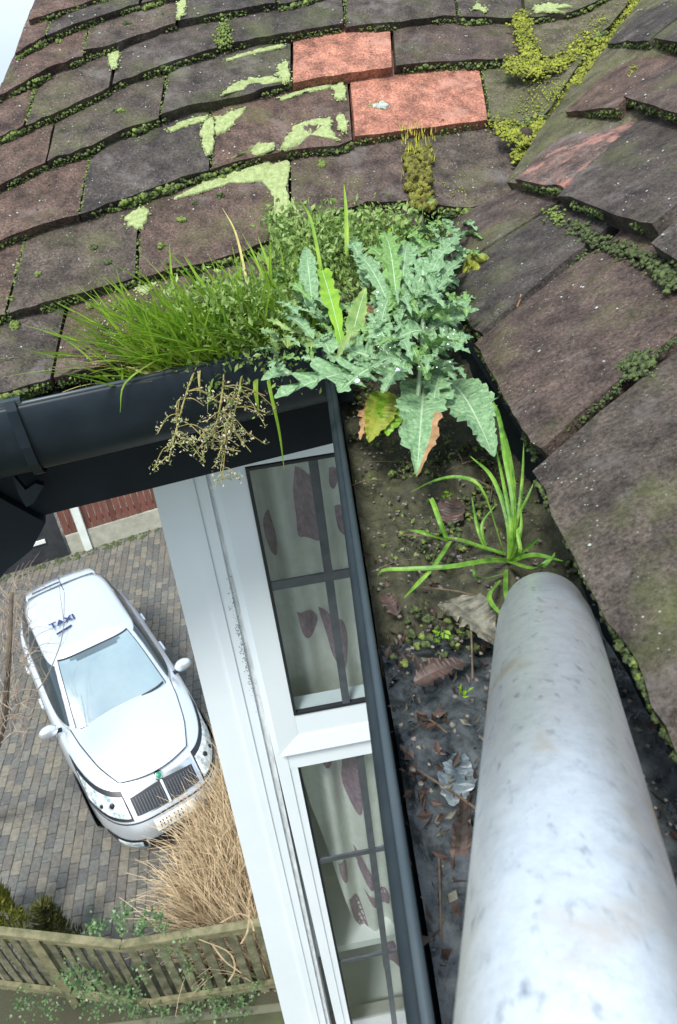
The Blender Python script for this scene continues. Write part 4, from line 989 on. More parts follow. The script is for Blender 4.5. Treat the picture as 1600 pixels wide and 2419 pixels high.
# debris on the gutter soil: moss cushions, stones, dead leaves, twigs, sprouts
random.seed(3); it = []; ity = []; its = []
for _ in range(1500):
    x = random.uniform(.012, .175); y = random.uniform(-.56, .0); p = V(x, y, -.040)
    if nz(p, 18, 4) < -.02: continue
    (it if random.random() < .8 else ity).append((p+V(0, 0, .008*random.random()), random.uniform(.001, .0035), V(0, 0, 1), .8))
for _ in range(900): its.append((V(random.uniform(.012, .17), random.uniform(-.7, .0), -.036+random.uniform(-.004, .006)), random.uniform(.0006, .0018), V(0, 0, 1), .6))
v, f = blobs(it, 1, .35); tag(mk('moss', v, f, M_MOSSD, smooth=True), 'dark moss cushions on the soil in the near gutter', 'moss', kind='stuff')
v, f = blobs(ity, 1, .35); tag(mk('moss', v, f, M_MOSS, smooth=True), 'greener moss bits on the soil in the near gutter', 'moss', kind='stuff')
v, f = blobs(its, 1, .3); tag(mk('grit', v, f, mat('grit', (.05, .045, .04), (.22, .20, .17), 120, .8), smooth=False), 'grit and crumbs lying on the soil in the near gutter', 'debris', kind='stuff')
def deadleaf(px, z_, w, L, ang, m_, lab):
    c = onz(*px, z_); d = V(math.cos(ang), math.sin(ang), 0)*L
    o = leaf(None, c-d/2, c+d/2, w, V(.1, -.1, 1), m_, 'broad', .12, .12, 4, name='dead_leaf', seed=px[0]); tag(o, lab, 'leaf')
M_GREYL = mat('rotting_grey_leaf', (.05, .05, .035), (.20, .19, .14), 90, .6)
M_DKL = mat('rotting_brown_leaf', (.025, .018, .014), (.085, .05, .038), 60, .55)
deadleaf((1110, 1470), -0.032, 0.038, 0.056, -1.2, M_GREYL, 'large pale rotting leaf left of the tube tip')
deadleaf((1070, 1210), -0.032, 0.026, 0.038, 1.2, M_DKL, 'brown leaf under the grass plant in the near gutter')
deadleaf((1040, 1590), -0.036, 0.022, 0.038, .3, M_DKL, 'dark brown leaf lying in the gutter beside the tube middle')
deadleaf((920, 1430), -0.034, 0.015, 0.026, 1.9, M_DKL, 'small purple brown leaf at the tip of the sprawling grass')
deadleaf((1080, 1840), -0.059, 0.022, 0.038, 1.2, mat('bleached_leaf', (.06, .085, .10), (.20, .24, .26), 60, .35), 'bleached grey leaf in the wet sludge')
deadleaf((1090, 1960), -0.060, 0.013, 0.053, 1.3, M_DKL, 'long brown leaf sunk in the sludge beside the tube')
tw = MB()
for _ in range(26):
    c = V(random.uniform(.015, .14), random.uniform(-.85, -.05), 0); c[2] = -.030 if c[1] > -.56 else -.057; a_ = random.uniform(0, 3.14); L = random.uniform(.01, .035)
    d = V(math.cos(a_), math.sin(a_), .1)*L; tw.tube(bez([c-d, c+V(0, 0, .003), c+d], 4), random.uniform(.0003, .0008), 5)
tag(tw.build('twigs', mat('twig', (.06, .045, .03), (.15, .11, .07), 80, .8), None), 'short twigs and stalks strewn along the near gutter', 'debris', kind='stuff')
for (x, y), lb_ in (((1043, 1502), 'lime green seedling with round leaves beside the large pale rotting leaf in the near gutter'), ((1095, 1640), 'yellow green seedling sprouting from the wet end of the gutter soil'), ((1055, 1170), 'small seedling just below the drooping thistle leaves in the near gutter')):
    small_leaves('seedling', [onz(x, y, -.022)], M_SOW, lb_, 'weed', 10, .0022, (.004, .007))
cl = [V(random.uniform(.012, .16), -.42-.5*random.random()**1.6, -.054+random.uniform(0, .004)) for _ in range(230)]
small_leaves('litter', cl, M_DKL, 'shreds of rotten leaf floating on the sludge in the near gutter', 'debris', 5, .006, (.003, .012))['kind'] = 'stuff'
cl = [V(random.uniform(.012, .16), -.42-.45*random.random()**1.5, -.053+random.uniform(0, .003)) for _ in range(70)]
small_leaves('litter', cl, M_GREYL, 'pale shreds of decayed leaf on the sludge in the near gutter', 'debris', 4, .005, (.003, .010))['kind'] = 'stuff'
cl = [V(random.uniform(.012, .12), random.uniform(-.45, -.03), -.032) for _ in range(60)]
small_leaves('moss_sprigs', cl, M_MOSS, 'mossy sprigs on the soil of the near gutter', 'moss', 6, .005, (.003, .006))
vb_, fb_ = blobs([(RB(1232, 700, .02), .0014, normB, .6)], 0, .1)
mb = MB(); mb.tube(bez([RB(1222, 725, .012), RB(1231, 700, .016), RB(1233, 680, .014)], 4), .0011, 5); tag(mb.build('pine_needle', M_BRN, None), 'short orange brown stalk lying in a joint of the right hand tiles', 'stalk')

# ================================================================ below: driveway
def G0(px, py, h=0.): return onz(px, py, GZ+h)
def sheet(name, x0, x1, y0, y1, z, m_, n=1):
    mb = MB(); mb.grid([[V(x0+(x1-x0)*i/n, y0+(y1-y0)*j/n, z) for i in range(n+1)] for j in range(n+1)]); o = mb.build(name, m_, None); o['kind'] = 'structure'; return o
M_EARTH = mat('sandy_joints', (.045, .045, .035), (.085, .08, .06), 14, .95, bump=.5)
M_GROUND = mat('distant_ground', (.10, .11, .07), (.16, .16, .11), .6, .95)
sheet('ground', -300, 300, -60, 500, GZ-.03, M_GROUND)
sheet('driveway_bed', -8.5, 1.5, 2.6, 12.2, GZ-.012, M_EARTH)
PAV = []
for i, c in enumerate([(0.098, 0.095, 0.080), (0.082, 0.084, 0.076), (0.113, 0.103, 0.082), (0.069, 0.070, 0.067), (0.087, 0.080, 0.070), (0.129, 0.119, 0.095), (0.078, 0.078, 0.070), (0.105, 0.103, 0.090)]):
    PAV.append(mat('paving_block', c, tuple(q*1.5 for q in c), 22, .85, bump=.5, bscale=120))
def paver_mesh(k):
    w_, l_, h_ = .0545, .088, .03; b_ = .009; v = []; rr = random.Random(k)
    for (z_, ins) in ((-h_, 0), (-b_*.6, 0), (0, b_)):
        for sx, sy in ((-1, -1), (1, -1), (1, 1), (-1, 1)): 
            jx, jy = rr.uniform(-.003, .003), rr.uniform(-.003, .003)
            cx_, cy_ = sx*(w_-ins), sy*(l_-ins)
            v += [(cx_-sx*.010+jx, cy_+jy, z_), (cx_+jx, cy_-sy*.010+jy, z_)] if sx*sy < 0 else [(cx_+jx, cy_-sy*.010+jy, z_), (cx_-sx*.010+jx, cy_+jy, z_)]
    # order each ring
    out = []
    for r_ in range(3): ring = v[r_*8:(r_+1)*8]; ring.sort(key=lambda p: math.atan2(p[1]/l_, p[0]/w_)); out += ring
    f = [(r_*8+j, r_*8+(j+1) % 8, (r_+1)*8+(j+1) % 8, (r_+1)*8+j) for r_ in (0, 1) for j in range(8)]+[tuple(range(16, 24))]
    return out, f
pm = []
for k in range(8):
    v, f = paver_mesh(k); me = bpy.data.meshes.new('paving_block'); me.from_pydata([tuple(p) for p in v], [], f); me.materials.append(PAV[k]); pm.append((me, v, f))
drive = empty('driveway', (-3, 5, GZ), 'block paved driveway of weathered grey and buff paving blocks', 'driveway'); drive['kind'] = 'structure'
cells = []; ang = math.radians(-5)
for ix in range(-74, 18):
    off = (ix % 2)*.09+random.uniform(-.01, .01)
    for iy in range(0, 56):
        x = ix*.1145; y = 2.78+iy*.182+off; 
        X = x*math.cos(ang)+ (y-6)*math.sin(ang)-.0; Y = 6+(y-6)*math.cos(ang)-x*math.sin(ang)*1.0
        Y += .0
        if X < -8.3 or X > 1.2 or Y > 12.0 or Y < 2.75: continue
        u = proj((X, Y, GZ)); vis = -20 < u[0] < 700 and 1150 < u[1] < 2420
        cells.append((X, Y, vis and not (u[0] > 420 and u[1] > 1750), np.linalg.norm(V(X, Y, GZ)-CAM)))
order = sorted([c for c in cells if c[2]], key=lambda c: c[3]); near = set((c[0], c[1]) for c in order[:300])
SV_, SF_, SM_ = [], [], []; nb = 0
for X, Y, vis, d in cells:
    k = random.randrange(8); zt = GZ+random.uniform(-.003, .003); rz = -ang+random.uniform(-.02, .02)
    if (X, Y) in near:
        o = bpy.data.objects.new('paving_block', pm[k][0]); COL.objects.link(o); o.parent = drive; o.location = (X+3, Y-5, zt-GZ); o.rotation_euler.z = rz
    else:
        c_, s_ = math.cos(rz), math.sin(rz)
        for p in pm[k][1]: SV_.append((X+p[0]*c_-p[1]*s_, Y+p[0]*s_+p[1]*c_, zt+p[2]))
        for g_ in pm[k][2]: SF_.append(tuple(i_+nb for i_ in g_)); SM_.append(k)
        nb += len(pm[k][1])
o = mk('paving_blocks', SV_, SF_, PAV, drive, mi=SM_); o['kind'] = 'stuff'

# far boundary: brown panel fence with concrete post and gravel boards, dark gate
M_CONC = mat('concrete', (.30, .30, .24), (.42, .41, .32), 6, .9, bump=.4)
M_REDW = mat('red_brown_fence', (.10, .035, .025), (.17, .065, .045), 8, .8, stretch=(8, 8, .5), rnd=.25)
M_GATE = mat('dark_gate', (.020, .022, .025), (.035, .036, .040), 5, .6)
M_WPOST = mat('white_post', (.62, .66, .60), (.72, .75, .70), 5, .6)
f0 = G0(170, 1308); f1 = G0(372, 1246); fd = unit(f1-f0); fn_ = V(-fd[1], fd[0], 0)
def pal_fence(name, s0, s1, h0, h1, lab):
    r = empty(name, tuple(f0+fd*s0), lab, 'fence')
    s = s0
    while s < s1:
        mb = MB(); w_ = .105; mb.box(f0+fd*s+fn_*random.uniform(0, .012)+V(0, 0, h0), fd*w_, fn_*.018, V(0, 0, h1-h0)); mb.build('fence_board', M_REDW, r); s += .118
    mb = MB(); mb.box(f0+fd*s0+fn_*.03+V(0, 0, h0+.1), fd*(s1-s0), fn_*.04, V(0, 0, .08)); mb.box(f0+fd*s0+fn_*.03+V(0, 0, h1-.2), fd*(s1-s0), fn_*.04, V(0, 0, .08)); mb.build('rail', M_REDW, r)
    mb = MB(); mb.box(f0+fd*s0-fn_*.02+V(0, 0, -.01), fd*(s1-s0), fn_*.05, V(0, 0, h0)); mb.build('gravel_board', M_CONC, r)
    return r
pxs = (np.array(G0(207, 1294))-f0)@fd
fence_far = pal_fence('panel_fence', 0., pxs-.06, .42, 1.9, 'short red brown fence panel between the dark gate and the pale post')
fence_far2 = pal_fence('panel_fence', pxs+.10, 5.2, .42, 1.9, 'long red brown fence panel on a concrete base right of the pale post')
mb = MB(); mb.box(f0+fd*(pxs-.055)-fn_*.06+V(0, 0, -.01), fd*.14, fn_*.12, V(0, 0, 2.0)); tag(mb.build('fence_post', M_WPOST, None), 'pale concrete fence post between the red brown panels', 'post')
gt = empty('gate', tuple(f0-fd*1.2), 'dark low gate with two pale horizontal bars, left of the red brown fence', 'gate')
mb = MB(); mb.box(f0-fd*2.9-fn_*.02, fd*2.85, fn_*.05, V(0, 0, 1.9)); mb.build('gate_panel', M_GATE, gt)
for h_ in (.42, 1.02):
    mb = MB(); q0 = f0-fd*2.8-fn_*.05+V(0, 0, h_); mb.box(q0, fd*2.45, fn_*.03, V(0, 0, .07)); mb.build('bar', M_WPOST, gt)
it = []
for _ in range(260):
    s = random.uniform(-2.6, 4.5); p = f0+fd*s-fn_*random.uniform(.03, .22); it.append((p+V(0, 0, .0), random.uniform(.015, .045), V(0, 0, 1), .5))
v, f = blobs(it, 0, .3); tag(mk('moss', v, f, M_MOSSD), 'moss and weeds along the foot of the far fence', 'moss', kind='stuff')

# near fence (slatted) with ivy
M_FW = mat('mossy_fence_wood', (.055, .060, .028), (.16, .15, .09), 9, .9, bump=.6, bscale=80, rnd=.25)
M_FW2 = mat('mossy_fence_rail', (.085, .088, .040), (.20, .18, .10), 9, .9, bump=.6, bscale=60)
HT = 1.30
def Ft(px, py): return onz(px, py, GZ+HT)
FA, FB_, FC = Ft(-120, 2186), Ft(286, 2232), Ft(640, 2176)
low = onz(0, 0, 0)
nfence = empty('slatted_fence', tuple(V(FB_[0], FB_[1], GZ)), 'mossy green brown slatted wooden fence overgrown with ivy in the foreground below', 'fence')
hr = .0
def zdrop(px_top, px_low):    # height of the lower rail at a point of the fence
    p = Ft(*px_top); r_ = ray(*px_low); k = (p[1]-CAM[1])/r_[1]; return (CAM+r_*k)[2]
zl = zdrop((180, 2211), (262, 2342)) 
for (P, Q) in ((FA, FB_), (FB_, FC)):
    d = Q-P; d[2] = 0; L = np.linalg.norm(d); d = d/L; nn = V(-d[1], d[0], 0)
    mb = MB(); mb.box(P+V(0, 0, -.02)-nn*.035, d*L, nn*.07, V(0, 0, .03)); mb.build('cap_rail', M_FW2, nfence)
    mb = MB(); mb.box(V(P[0], P[1], P[2]-.13)-nn*.006, d*L, nn*.03, V(0, 0, .09)); mb.build('top_rail', M_FW2, nfence)
    mb = MB(); mb.box(V(P[0], P[1], zl-.04)-nn*.045, d*L, nn*.045, V(0, 0, .075)); mb.build('lower_rail', M_FW2, nfence)
    s = .02
    while s < L-.09:
        w_ = .078; mb = MB(); p = P+d*s+nn*(.004+random.uniform(-.004, .004)); p[2] = GZ+.05
        lean = random.uniform(-.006, .006)
        mb.box(p, d*w_, nn*.016, V(d[0]*lean, d[1]*lean, HT-.08-.05)); mb.build('slat', M_FW, nfence); s += .125
for px in ((80, 2203), (FC, None)):
    p = Ft(*px) if px[1] else FC; mb = MB(); mb.box(V(p[0]-.045, p[1]-.06, GZ), (.09, 0, 0), (0, .09, 0), (0, 0, HT-.03)); mb.build('post', M_FW2, nfence)
M_IVY = mat('ivy_leaf', (.025, .07, .018), (.14, .24, .09), 12, .4, trans=.2)
def ivyleaf(mb, p, s_, n_):
    n_ = unit(n_); a_ = unit(np.cross(n_, rng.standard_normal(3))); b2 = np.cross(n_, a_)
    pts = [(0, -.9), (.55, -.55), (.95, -.1), (.45, .15), (.3, .75), (0, 1.), (-.3, .75), (-.45, .15), (-.95, -.1), (-.55, -.55)]
    mb.add([p+(a_*x+b2*y)*s_+n_*(.12*abs(x))*s_ for x, y in pts], [tuple(range(10))])
def ivy(name, spots, n_, r, s_, lab, m_=M_IVY, cat='ivy'):
    mb = MB()
    for _ in range(n_):
        c = spots[random.randrange(len(spots))]; p = c+rng.standard_normal(3)*r; ivyleaf(mb, p, random.uniform(*s_), V(random.gauss(0, .5), -.7+random.gauss(0, .4), .7))
    return tag(mb.build(name, m_, None), lab, cat)
def fpt(px, py, dn=-.06): r_ = ray(px, py); P = FB_; return CAM+r_*((P[1]+dn-CAM[1])/r_[1])
random.seed(9)
ivy('ivy', [fpt(x, y, .03) for x, y in ((215, 2190), (240, 2185), (280, 2165), (300, 2150), (340, 2170), (370, 2165), (385, 2190), (290, 2195), (330, 2195), (225, 2200))], 330, .030, (.010, .019), 'pale green ivy clump on top of the slatted fence left of the dry grass')
ivy('ivy', [fpt(x, y) for x, y in ((430, 2230), (450, 2270), (480, 2330), (500, 2360), (440, 2300), (390, 2250), (560, 2320), (600, 2330), (340, 2290), (320, 2330))], 200, .05, (.009, .017), 'ivy strands climbing the slats in the right half of the fence')
ivy('ivy', [fpt(x, y) for x, y in ((170, 2300), (190, 2330), (220, 2320), (260, 2345), (300, 2360), (230, 2380), (320, 2385), (120, 2380), (380, 2385), (60, 2370), (450, 2385), (520, 2380), (570, 2370))], 1000, .06, (.009, .018), 'ivy mass along the lower rail and foot of the fence')
# bed strip behind the fence and shrubs
sheet('soil_bed', -8.5, 1.0, FB_[1]-.05, FB_[1]+.42, GZ+.012, M_SOIL)
sheet('garden_ground', -8.5, 3.0, -6., FB_[1]-.12, GZ-.006, mat('rough_grass', (.035, .045, .02), (.075, .08, .035), 3, .95, bump=.6, bscale=40))
M_CON = mat('conifer_yellow', (.10, .12, .015), (.26, .26, .03), 10, .7); M_CON2 = mat('conifer_dark', (.05, .06, .02), (.14, .14, .03), 10, .7); M_BARK = mat('bark', (.06, .045, .03), (.12, .09, .06), 12, .9)
def shrub(px, py, h_, r_, lab, m_, n_=900):
    b_ = G0(px, py, 0); root = empty('conifer_shrub', tuple(b_), lab, 'shrub'); mb = MB(); mb.tube([b_, b_+V(0, 0, h_*.5)], [.02, .008], 6); mb.build('stem', M_BARK, root)
    mb = MB()
    for _ in range(n_):
        t = random.random()**.8; a_ = random.uniform(0, 6.28); rr = r_*(1-t*.8)*random.random()**.5*(1+.4*math.sin(a_*3+t*5)); p = b_+V(rr*math.cos(a_), rr*math.sin(a_), .05+t*h_)
        blade(mb, p, V(math.cos(a_)*.7, math.sin(a_)*.7, 1)+rng.standard_normal(3)*.3, random.uniform(.05, .12), .010, (0, 0, .2), n=3)
    mb.build('foliage', m_, root)
shrub(50, 2225, 1.15, .26, 'yellow green upright conifer shrub at the left end of the fence', M_CON, 1300)
shrub(165, 2250, .85, .20, 'smaller dark conifer shrub right of the yellow green one, behind the fence', M_CON2, 900)
shrub(-15, 2225, .8, .2, 'dark conifer shrub at the frame edge left of the yellow green one', M_CON2, 600)

# dry ornamental grass
M_DRY = mat('dry_grass', (.30, .21, .11), (.68, .54, .34), 9, .8, contrast=1); M_DRY2 = mat('dry_grass_dark', (.20, .13, .07), (.40, .27, .15), 7, .85)  # second dry grass is a darker, browner tone for the shorter blades
def drygrass(name, spots, n_, L, m_, lab):
    mb = MB()
    for _ in range(n_):
        (px, py) = spots[random.randrange(len(spots))]; p = G0(px+random.gauss(0, 22), py+random.gauss(0, 28), 0)
        a_ = math.atan2(1., -1.1)+random.gauss(0, .8); rr = random.uniform(.2, .85)
        l_ = random.uniform(*L); pts = []
        for i in range(7):
            t = i/6; pts.append(p+V(math.cos(a_)*rr*l_*t**1.5, math.sin(a_)*rr*l_*t**1.5, l_*(t-.42*rr*t*t*t)*1.0))
        mb.ribbon(pts, [.0072*(1-.75*t_/6) for t_ in range(7)], rng.standard_normal(3), 0, .2)
    return mb
spots = [(570, 2260), (530, 2230), (600, 2210), (580, 2140), (560, 2060), (600, 2080), (500, 2240), (620, 2280), (570, 1980), (530, 2120), (560, 1910), (530, 2180), (545, 1860), (560, 1940), (500, 2160), (520, 2060)]
mb = drygrass('x', spots, 3300, (.45, 1.05), M_DRY, ''); orn = empty('ornamental_grass', tuple(G0(560, 2200)), 'large clump of arching straw coloured dry grass beside the car front and the white window frame', 'grass')
o = mb.build('blades', M_DRY, orn)
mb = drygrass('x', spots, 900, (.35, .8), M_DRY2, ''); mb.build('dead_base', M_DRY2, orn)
mb = MB()
for px in ([(520, 2180), (560, 2160), (590, 2170), (600, 2200)], [(470, 2220), (540, 2250), (555, 2290), (540, 2320)], [(590, 2150), (585, 2200), (570, 2230)], [(500, 2230), (530, 2270), (570, 2300)]):
    P = bez([fpt(x, y, -.15) for x, y in px], 10); mb.ribbon(P, .008, (1, 0, .3), 0, .2)
mb.build('stray_blades', M_DRY, orn)

# bare tree at the left edge
M_TWIG = mat('bare_branch', (.16, .12, .09), (.30, .24, .18), 10, .85)
tree = empty('bare_tree', tuple(G0(-90, 1960)), 'leafless thin branched tree at the left edge reaching over the car', 'tree')
def TP(px, py, h_): return onz(px, py, GZ+h_)
mb = MB(); mb.tube(bez([G0(-90, 1960), TP(-60, 1900, .8), TP(-30, 1820, 1.5), TP(5, 1720, 2.2), TP(20, 1560, 2.9), TP(28, 1400, 3.3)], 20), np.linspace(.06, .018, 21), 8); mb.build('trunk', M_BARK, tree)
mb = MB(); random.seed(14)
brs = [([(30, 1640), (45, 1665), (80, 1640), (110, 1600), (140, 1530), (150, 1480), (152, 1400)], 2.4, .011), ([(152, 1480), (140, 1380), (146, 1345)], 2.7, .004), ([(20, 1700), (40, 1660), (30, 1560), (24, 1450)], 2.2, .012), ([(25, 1560), (40, 1450), (36, 1380), (55, 1330)], 2.7, .007),
 ([(10, 1540), (5, 1480), (0, 1420)], 2.7, .008), ([(15, 1700), (50, 1700), (55, 1760), (20, 1820), (0, 1850)], 2.0, .007), ([(20, 1480), (45, 1430), (60, 1400)], 2.8, .005), ([(110, 1600), (95, 1560), (125, 1500)], 2.5, .004), ([(140, 1530), (155, 1510), (165, 1475)], 2.6, .003), ([(22, 1600), (60, 1560), (70, 1500)], 2.5, .004), ([(30, 1660), (50, 1600), (60, 1570)], 2.4, .003)]
for px, h_, r_ in brs:
    P = bez([TP(x, y, h_) for x, y in px], 14); mb.tube(P, np.linspace(r_, r_*.3, 15), 5)
for _ in range(150):
    x, y = random.uniform(-20, 75), random.uniform(1380, 1760); h_ = random.uniform(2, 3); a_ = random.uniform(-2.6, -.5); L = random.uniform(30, 90)
    P = bez([TP(x, y, h_), TP(x+math.cos(a_)*L*.5, y+math.sin(a_)*L*.5, h_+.05), TP(x+math.cos(a_+.4)*L, y+math.sin(a_+.4)*L, h_)], 6); mb.tube(P, np.linspace(.0055, .002, 7), 4)
mb.build('branches', M_TWIG, tree)

# ================================================================ the car
def car():
    M_BODY, n, l, b = newmat('silver_paint'); b.inputs['Base Color'].default_value = (.74, .79, .83, 1); b.inputs['Metallic'].default_value = .68; b.inputs['Roughness'].default_value = .33
    b.inputs['Coat Weight'].default_value = .6; b.inputs['Coat Roughness'].default_value = .05
    M_SIDE = M_BODY
    M_CGL = mat('sky_toned_car_glass', (.20, .30, .34), (.24, .34, .37), 3, .06, ior=2.2, spec=.7); M_CGD = mat('dark_car_glass', (.015, .03, .04), None, rough=.06, ior=1.8)  # windscreen glass: pale cyan base colour stands in for the reflected sky
    M_TRIM = mat('black_trim', (.012, .014, .02), None, rough=.45); M_CHR = mat('chrome', (.75, .78, .8), None, rough=.12, metal=1)
    M_LAMP = mat('lamp_glass', (.20, .28, .30), (.8, .86, .88), 14, .08, ior=1.9); M_TYRE = mat('tyre', (.015, .015, .016), None, rough=.85); M_RIM = mat('alloy', (.45, .47, .5), None, rough=.3, metal=.8)
    M_BLUE = mat('navy_lettering', (.01, .02, .10), None, rough=.5); M_PLATE = mat('white_number_plate', (.72, .72, .66), None, rough=.4); M_GRN = mat('green_badge', (.02, .22, .12), None, rough=.3)
    M_ORG = mat('dark_interior', (.03, .035, .04), None, rough=.8)
    yaw = -1.052
    root = empty('car', (-3.44, 6.34, GZ), 'silver white taxi hatchback parked nose towards the dry grass on the block paving', 'car', rz=yaw); root.location = (-3.42, 6.22, GZ)
    SX, SY, SZ = 1.0, .93, 1.06
    def T(p): x = p[0]*SX if p[0] > 0 else p[0]*.84; return V(x, p[1]*SY, p[2]*SZ)
    def loc(name, v, f, m_, smooth=True, parent=root, mi=None): return mk(name, [T(p) for p in v], f, m_, parent, smooth, mi, local=True)
    # horizontal rings
    RG = [(.17, 2.38, 2.12, .80), (.22, 2.44, 2.20, .86), (.34, 2.45, 2.26, .885), (.50, 2.39, 2.28, .89), (.60, 2.29, 2.26, .885), (.68, 2.20, 2.24, .88), (.74, 2.13, 2.22, .865), (.785, 2.04, 2.19, .84)]
    NE = 4.0; Mn = 120
    def zsh(x, z):   # rings rise towards the rear
        k = max(0, (z-.5)/.285); base = np.interp(x, [-2.3, -1.5, .6, 1.4, 2.1], [.19, .17, .13, .08, 0]); return z+k*base
    def ztop(x, y):
        zc = np.interp(x, [-2.3, -1.9, -1., 0.6, 1.1, 1.6, 2.0, 2.2], [1.0, 1.02, 1.02, 1.02, 1.0, .95, .865, .80]); return zc-.075*(abs(y)/.85)**2.4
    v = []
    for (z, af, ar, w) in RG:
        for j in range(Mn):
            t = 2*math.pi*j/Mn; c, s = math.cos(t), math.sin(t); a_ = af if c > 0 else ar
            x = a_*np.sign(c)*abs(c)**(2/NE); y = w*np.sign(s)*abs(s)**(2/NE); v.append((x, y, zsh(x, z)))
    nr = len(RG)
    last = v[-Mn:]
    for q in (.12, .3, .5, .75, 1.):
        for (x, y, z) in last:
            sx_ = max(-1.5, min(1.45, x)); X = x+(sx_-x)*q; Yy = y*(1-q); Zt = ztop(X, Yy); bl = min(1, q/.25); v.append((X, Yy, z+(Zt-z)*(bl*(2-bl)) if q < .25 else Zt))
    nr2 = nr+5
    f = [(r_*Mn+j, r_*Mn+(j+1) % Mn, (r_+1)*Mn+(j+1) % Mn, (r_+1)*Mn+j) for r_ in range(nr2-1) for j in range(Mn)]
    loc('body', v, f, M_BODY)
    def frontp(y, z, off=.0):
        zs_ = [r_[0] for r_ in RG]; af = np.interp(z, zs_, [r_[1] for r_ in RG]); w = np.interp(z, zs_, [r_[3] for r_ in RG])
        x = af*(max(0., 1-abs(y/w)**NE))**(1/NE); nx, ny = (x/af)**(NE-1)/af, np.sign(y)*abs(y/w)**(NE-1)/w; q = math.hypot(nx, ny); 
        return (x+nx/q*off, y+ny/q*off, zsh(x, z)+off*.3)
    def patch(name, ys, zs_lo, zs_hi, m_, off=.012, nz_=5, parent=root):
        """patch over the nose: list of y with lower and upper z"""
        v = []; k = len(ys)
        for r_ in range(nz_+1):
            for y, a_, b_ in zip(ys, zs_lo, zs_hi): v.append(frontp(y, a_+(b_-a_)*r_/nz_, off))
        f = [(r_*k+j, r_*k+j+1, (r_+1)*k+j+1, (r_+1)*k+j) for r_ in range(nz_) for j in range(k-1)]
        return loc(name, v, f, m_, parent=parent)
    L_ = np.linspace
    ys = list(L_(-.40, .40, 17)); lo = [.605 for y in ys]; hi = [.758-.10*abs(y)**2 for y in ys]
    ys_o = list(L_(-.43, .43, 17)); patch('grille_surround', ys_o, [.592]*17, [.775]*17, M_CHR, .008)
    M_SLAT = mat('dark_grille_slat', (.16, .18, .20), None, rough=.3)
    gr = patch('grille', ys, lo, hi, M_TRIM, .014)
    for y in L_(-.37, .37, 23):
        if abs(y) < .03: continue
        v = []; 
        for z in (.615, .66, .70, .74):
            for dy in (-.0025, .0025): v.append(frontp(y+dy, z, .024))
        loc('grille_slat', v, [(2*i, 2*i+1, 2*i+3, 2*i+2) for i in range(3)], M_SLAT, False, gr)
    patch('grille_divider', list(L_(-.014, .014, 3)), [.60]*3, [.775]*3, M_BODY, .034)
    bc = frontp(0, .775, .04); vb2, fb2 = blobs([((bc[0]-.02, bc[1], bc[2]+.015), .055, (.6, 0, .8), .35)], 2, 0.); loc('badge', vb2, [tuple(q) for q in fb2], M_CHR)
    vb2, fb2 = blobs([((bc[0]-.01, bc[1], bc[2]+.028), .036, (.6, 0, .8), .35)], 2, 0.); loc('badge_centre', vb2, [tuple(q) for q in fb2], M_GRN)
    for s in (-1, 1):
        yy = [s*q for q in L_(.47, .80, 12)]
        lo = [.60+.03*(abs(y)-.47)*2 for y in yy]; hi = [.755+.02*(abs(y)-.47)-.0*y for y in yy]
        patch('headlamp_bezel', [s*q for q in L_(.455, .815, 12)], [.575]*12, [.785]*12, M_TRIM, .007)
        hl = patch('headlamp', yy, lo, hi, M_LAMP, .013)
        for (y, z, r_) in ((.60, .70, .034), (.70, .665, .026)):
            c = frontp(s*y, z, .016); v2, f2 = blobs([(c, r_, (.7, .3*s, .5), .35)], 1, 0.); loc('bulb', v2, [tuple(q) for q in f2], M_TRIM, parent=root)
        patch('fog_surround', [s*q for q in L_(.42, .76, 8)], [.265]*8, [.385]*8, M_TRIM, .006)
        patch('fog_lamp', [s*q for q in L_(.46, .68, 6)], [.285]*6, [.365]*6, M_LAMP, .016)
    patch('lower_intake', list(L_(-.40, .40, 11)), [.23]*11, [.36]*11, M_TRIM, .008)
    patch('bumper_groove', list(L_(-.82, .82, 31)), [.545]*31, [.557]*31, M_TRIM, .004, 1)
    pl = patch('number_plate', list(L_(-.26, .26, 7)), [.42]*7, [.535]*7, M_PLATE, .026)
    def text(s, size, m_, parent, mat4, name):
        cu = bpy.data.curves.new(name, 'FONT'); cu.body = s; cu.size = size; cu.align_x = 'CENTER'; cu.align_y = 'CENTER'; cu.extrude = .002; cu.offset = size*.03
        to = bpy.data.objects.new('tmp', cu); me = bpy.data.meshes.new_from_object(to); bpy.data.objects.remove(to); me.materials.clear(); me.materials.append(m_); me.name = name
        o = bpy.data.objects.new(name, me); COL.objects.link(o); o.parent = parent; o.matrix_local = mat4; return o
    # bonnet panel with dark shut lines
    def bon(off, grow):
        v = []; nx_, ny_ = 14, 13
        for i in range(nx_):
            x = .98-grow+(2.06+grow*.7-.98)*i/(nx_-1)
            hw = np.interp(x, [.95, 1.3, 1.7, 2.08], [.70, .655, .57, .43])+grow
            for j in range(ny_):
                y = -hw+2*hw*j/(ny_-1); xe = x-(.10*(y/hw)**2 if i == nx_-1 else .10*(y/hw)**2*(i/(nx_-1))**2)+(-.14*(y/hw)**2*(1-i/(nx_-1))**2)
                v.append((xe, y, ztop(xe, y)+off+.012*math.cos(y/hw*math.pi/2)))
        return v, [(i*ny_+j, (i+1)*ny_+j, (i+1)*ny_+j+1, i*ny_+j+1) for i in range(nx_-1) for j in range(ny_-1)]
    v, f = bon(.002, .012); loc('bonnet_shut_line', v, f, M_TRIM)
    v, f = bon(.016, 0); loc('bonnet', v, f, M_BODY)
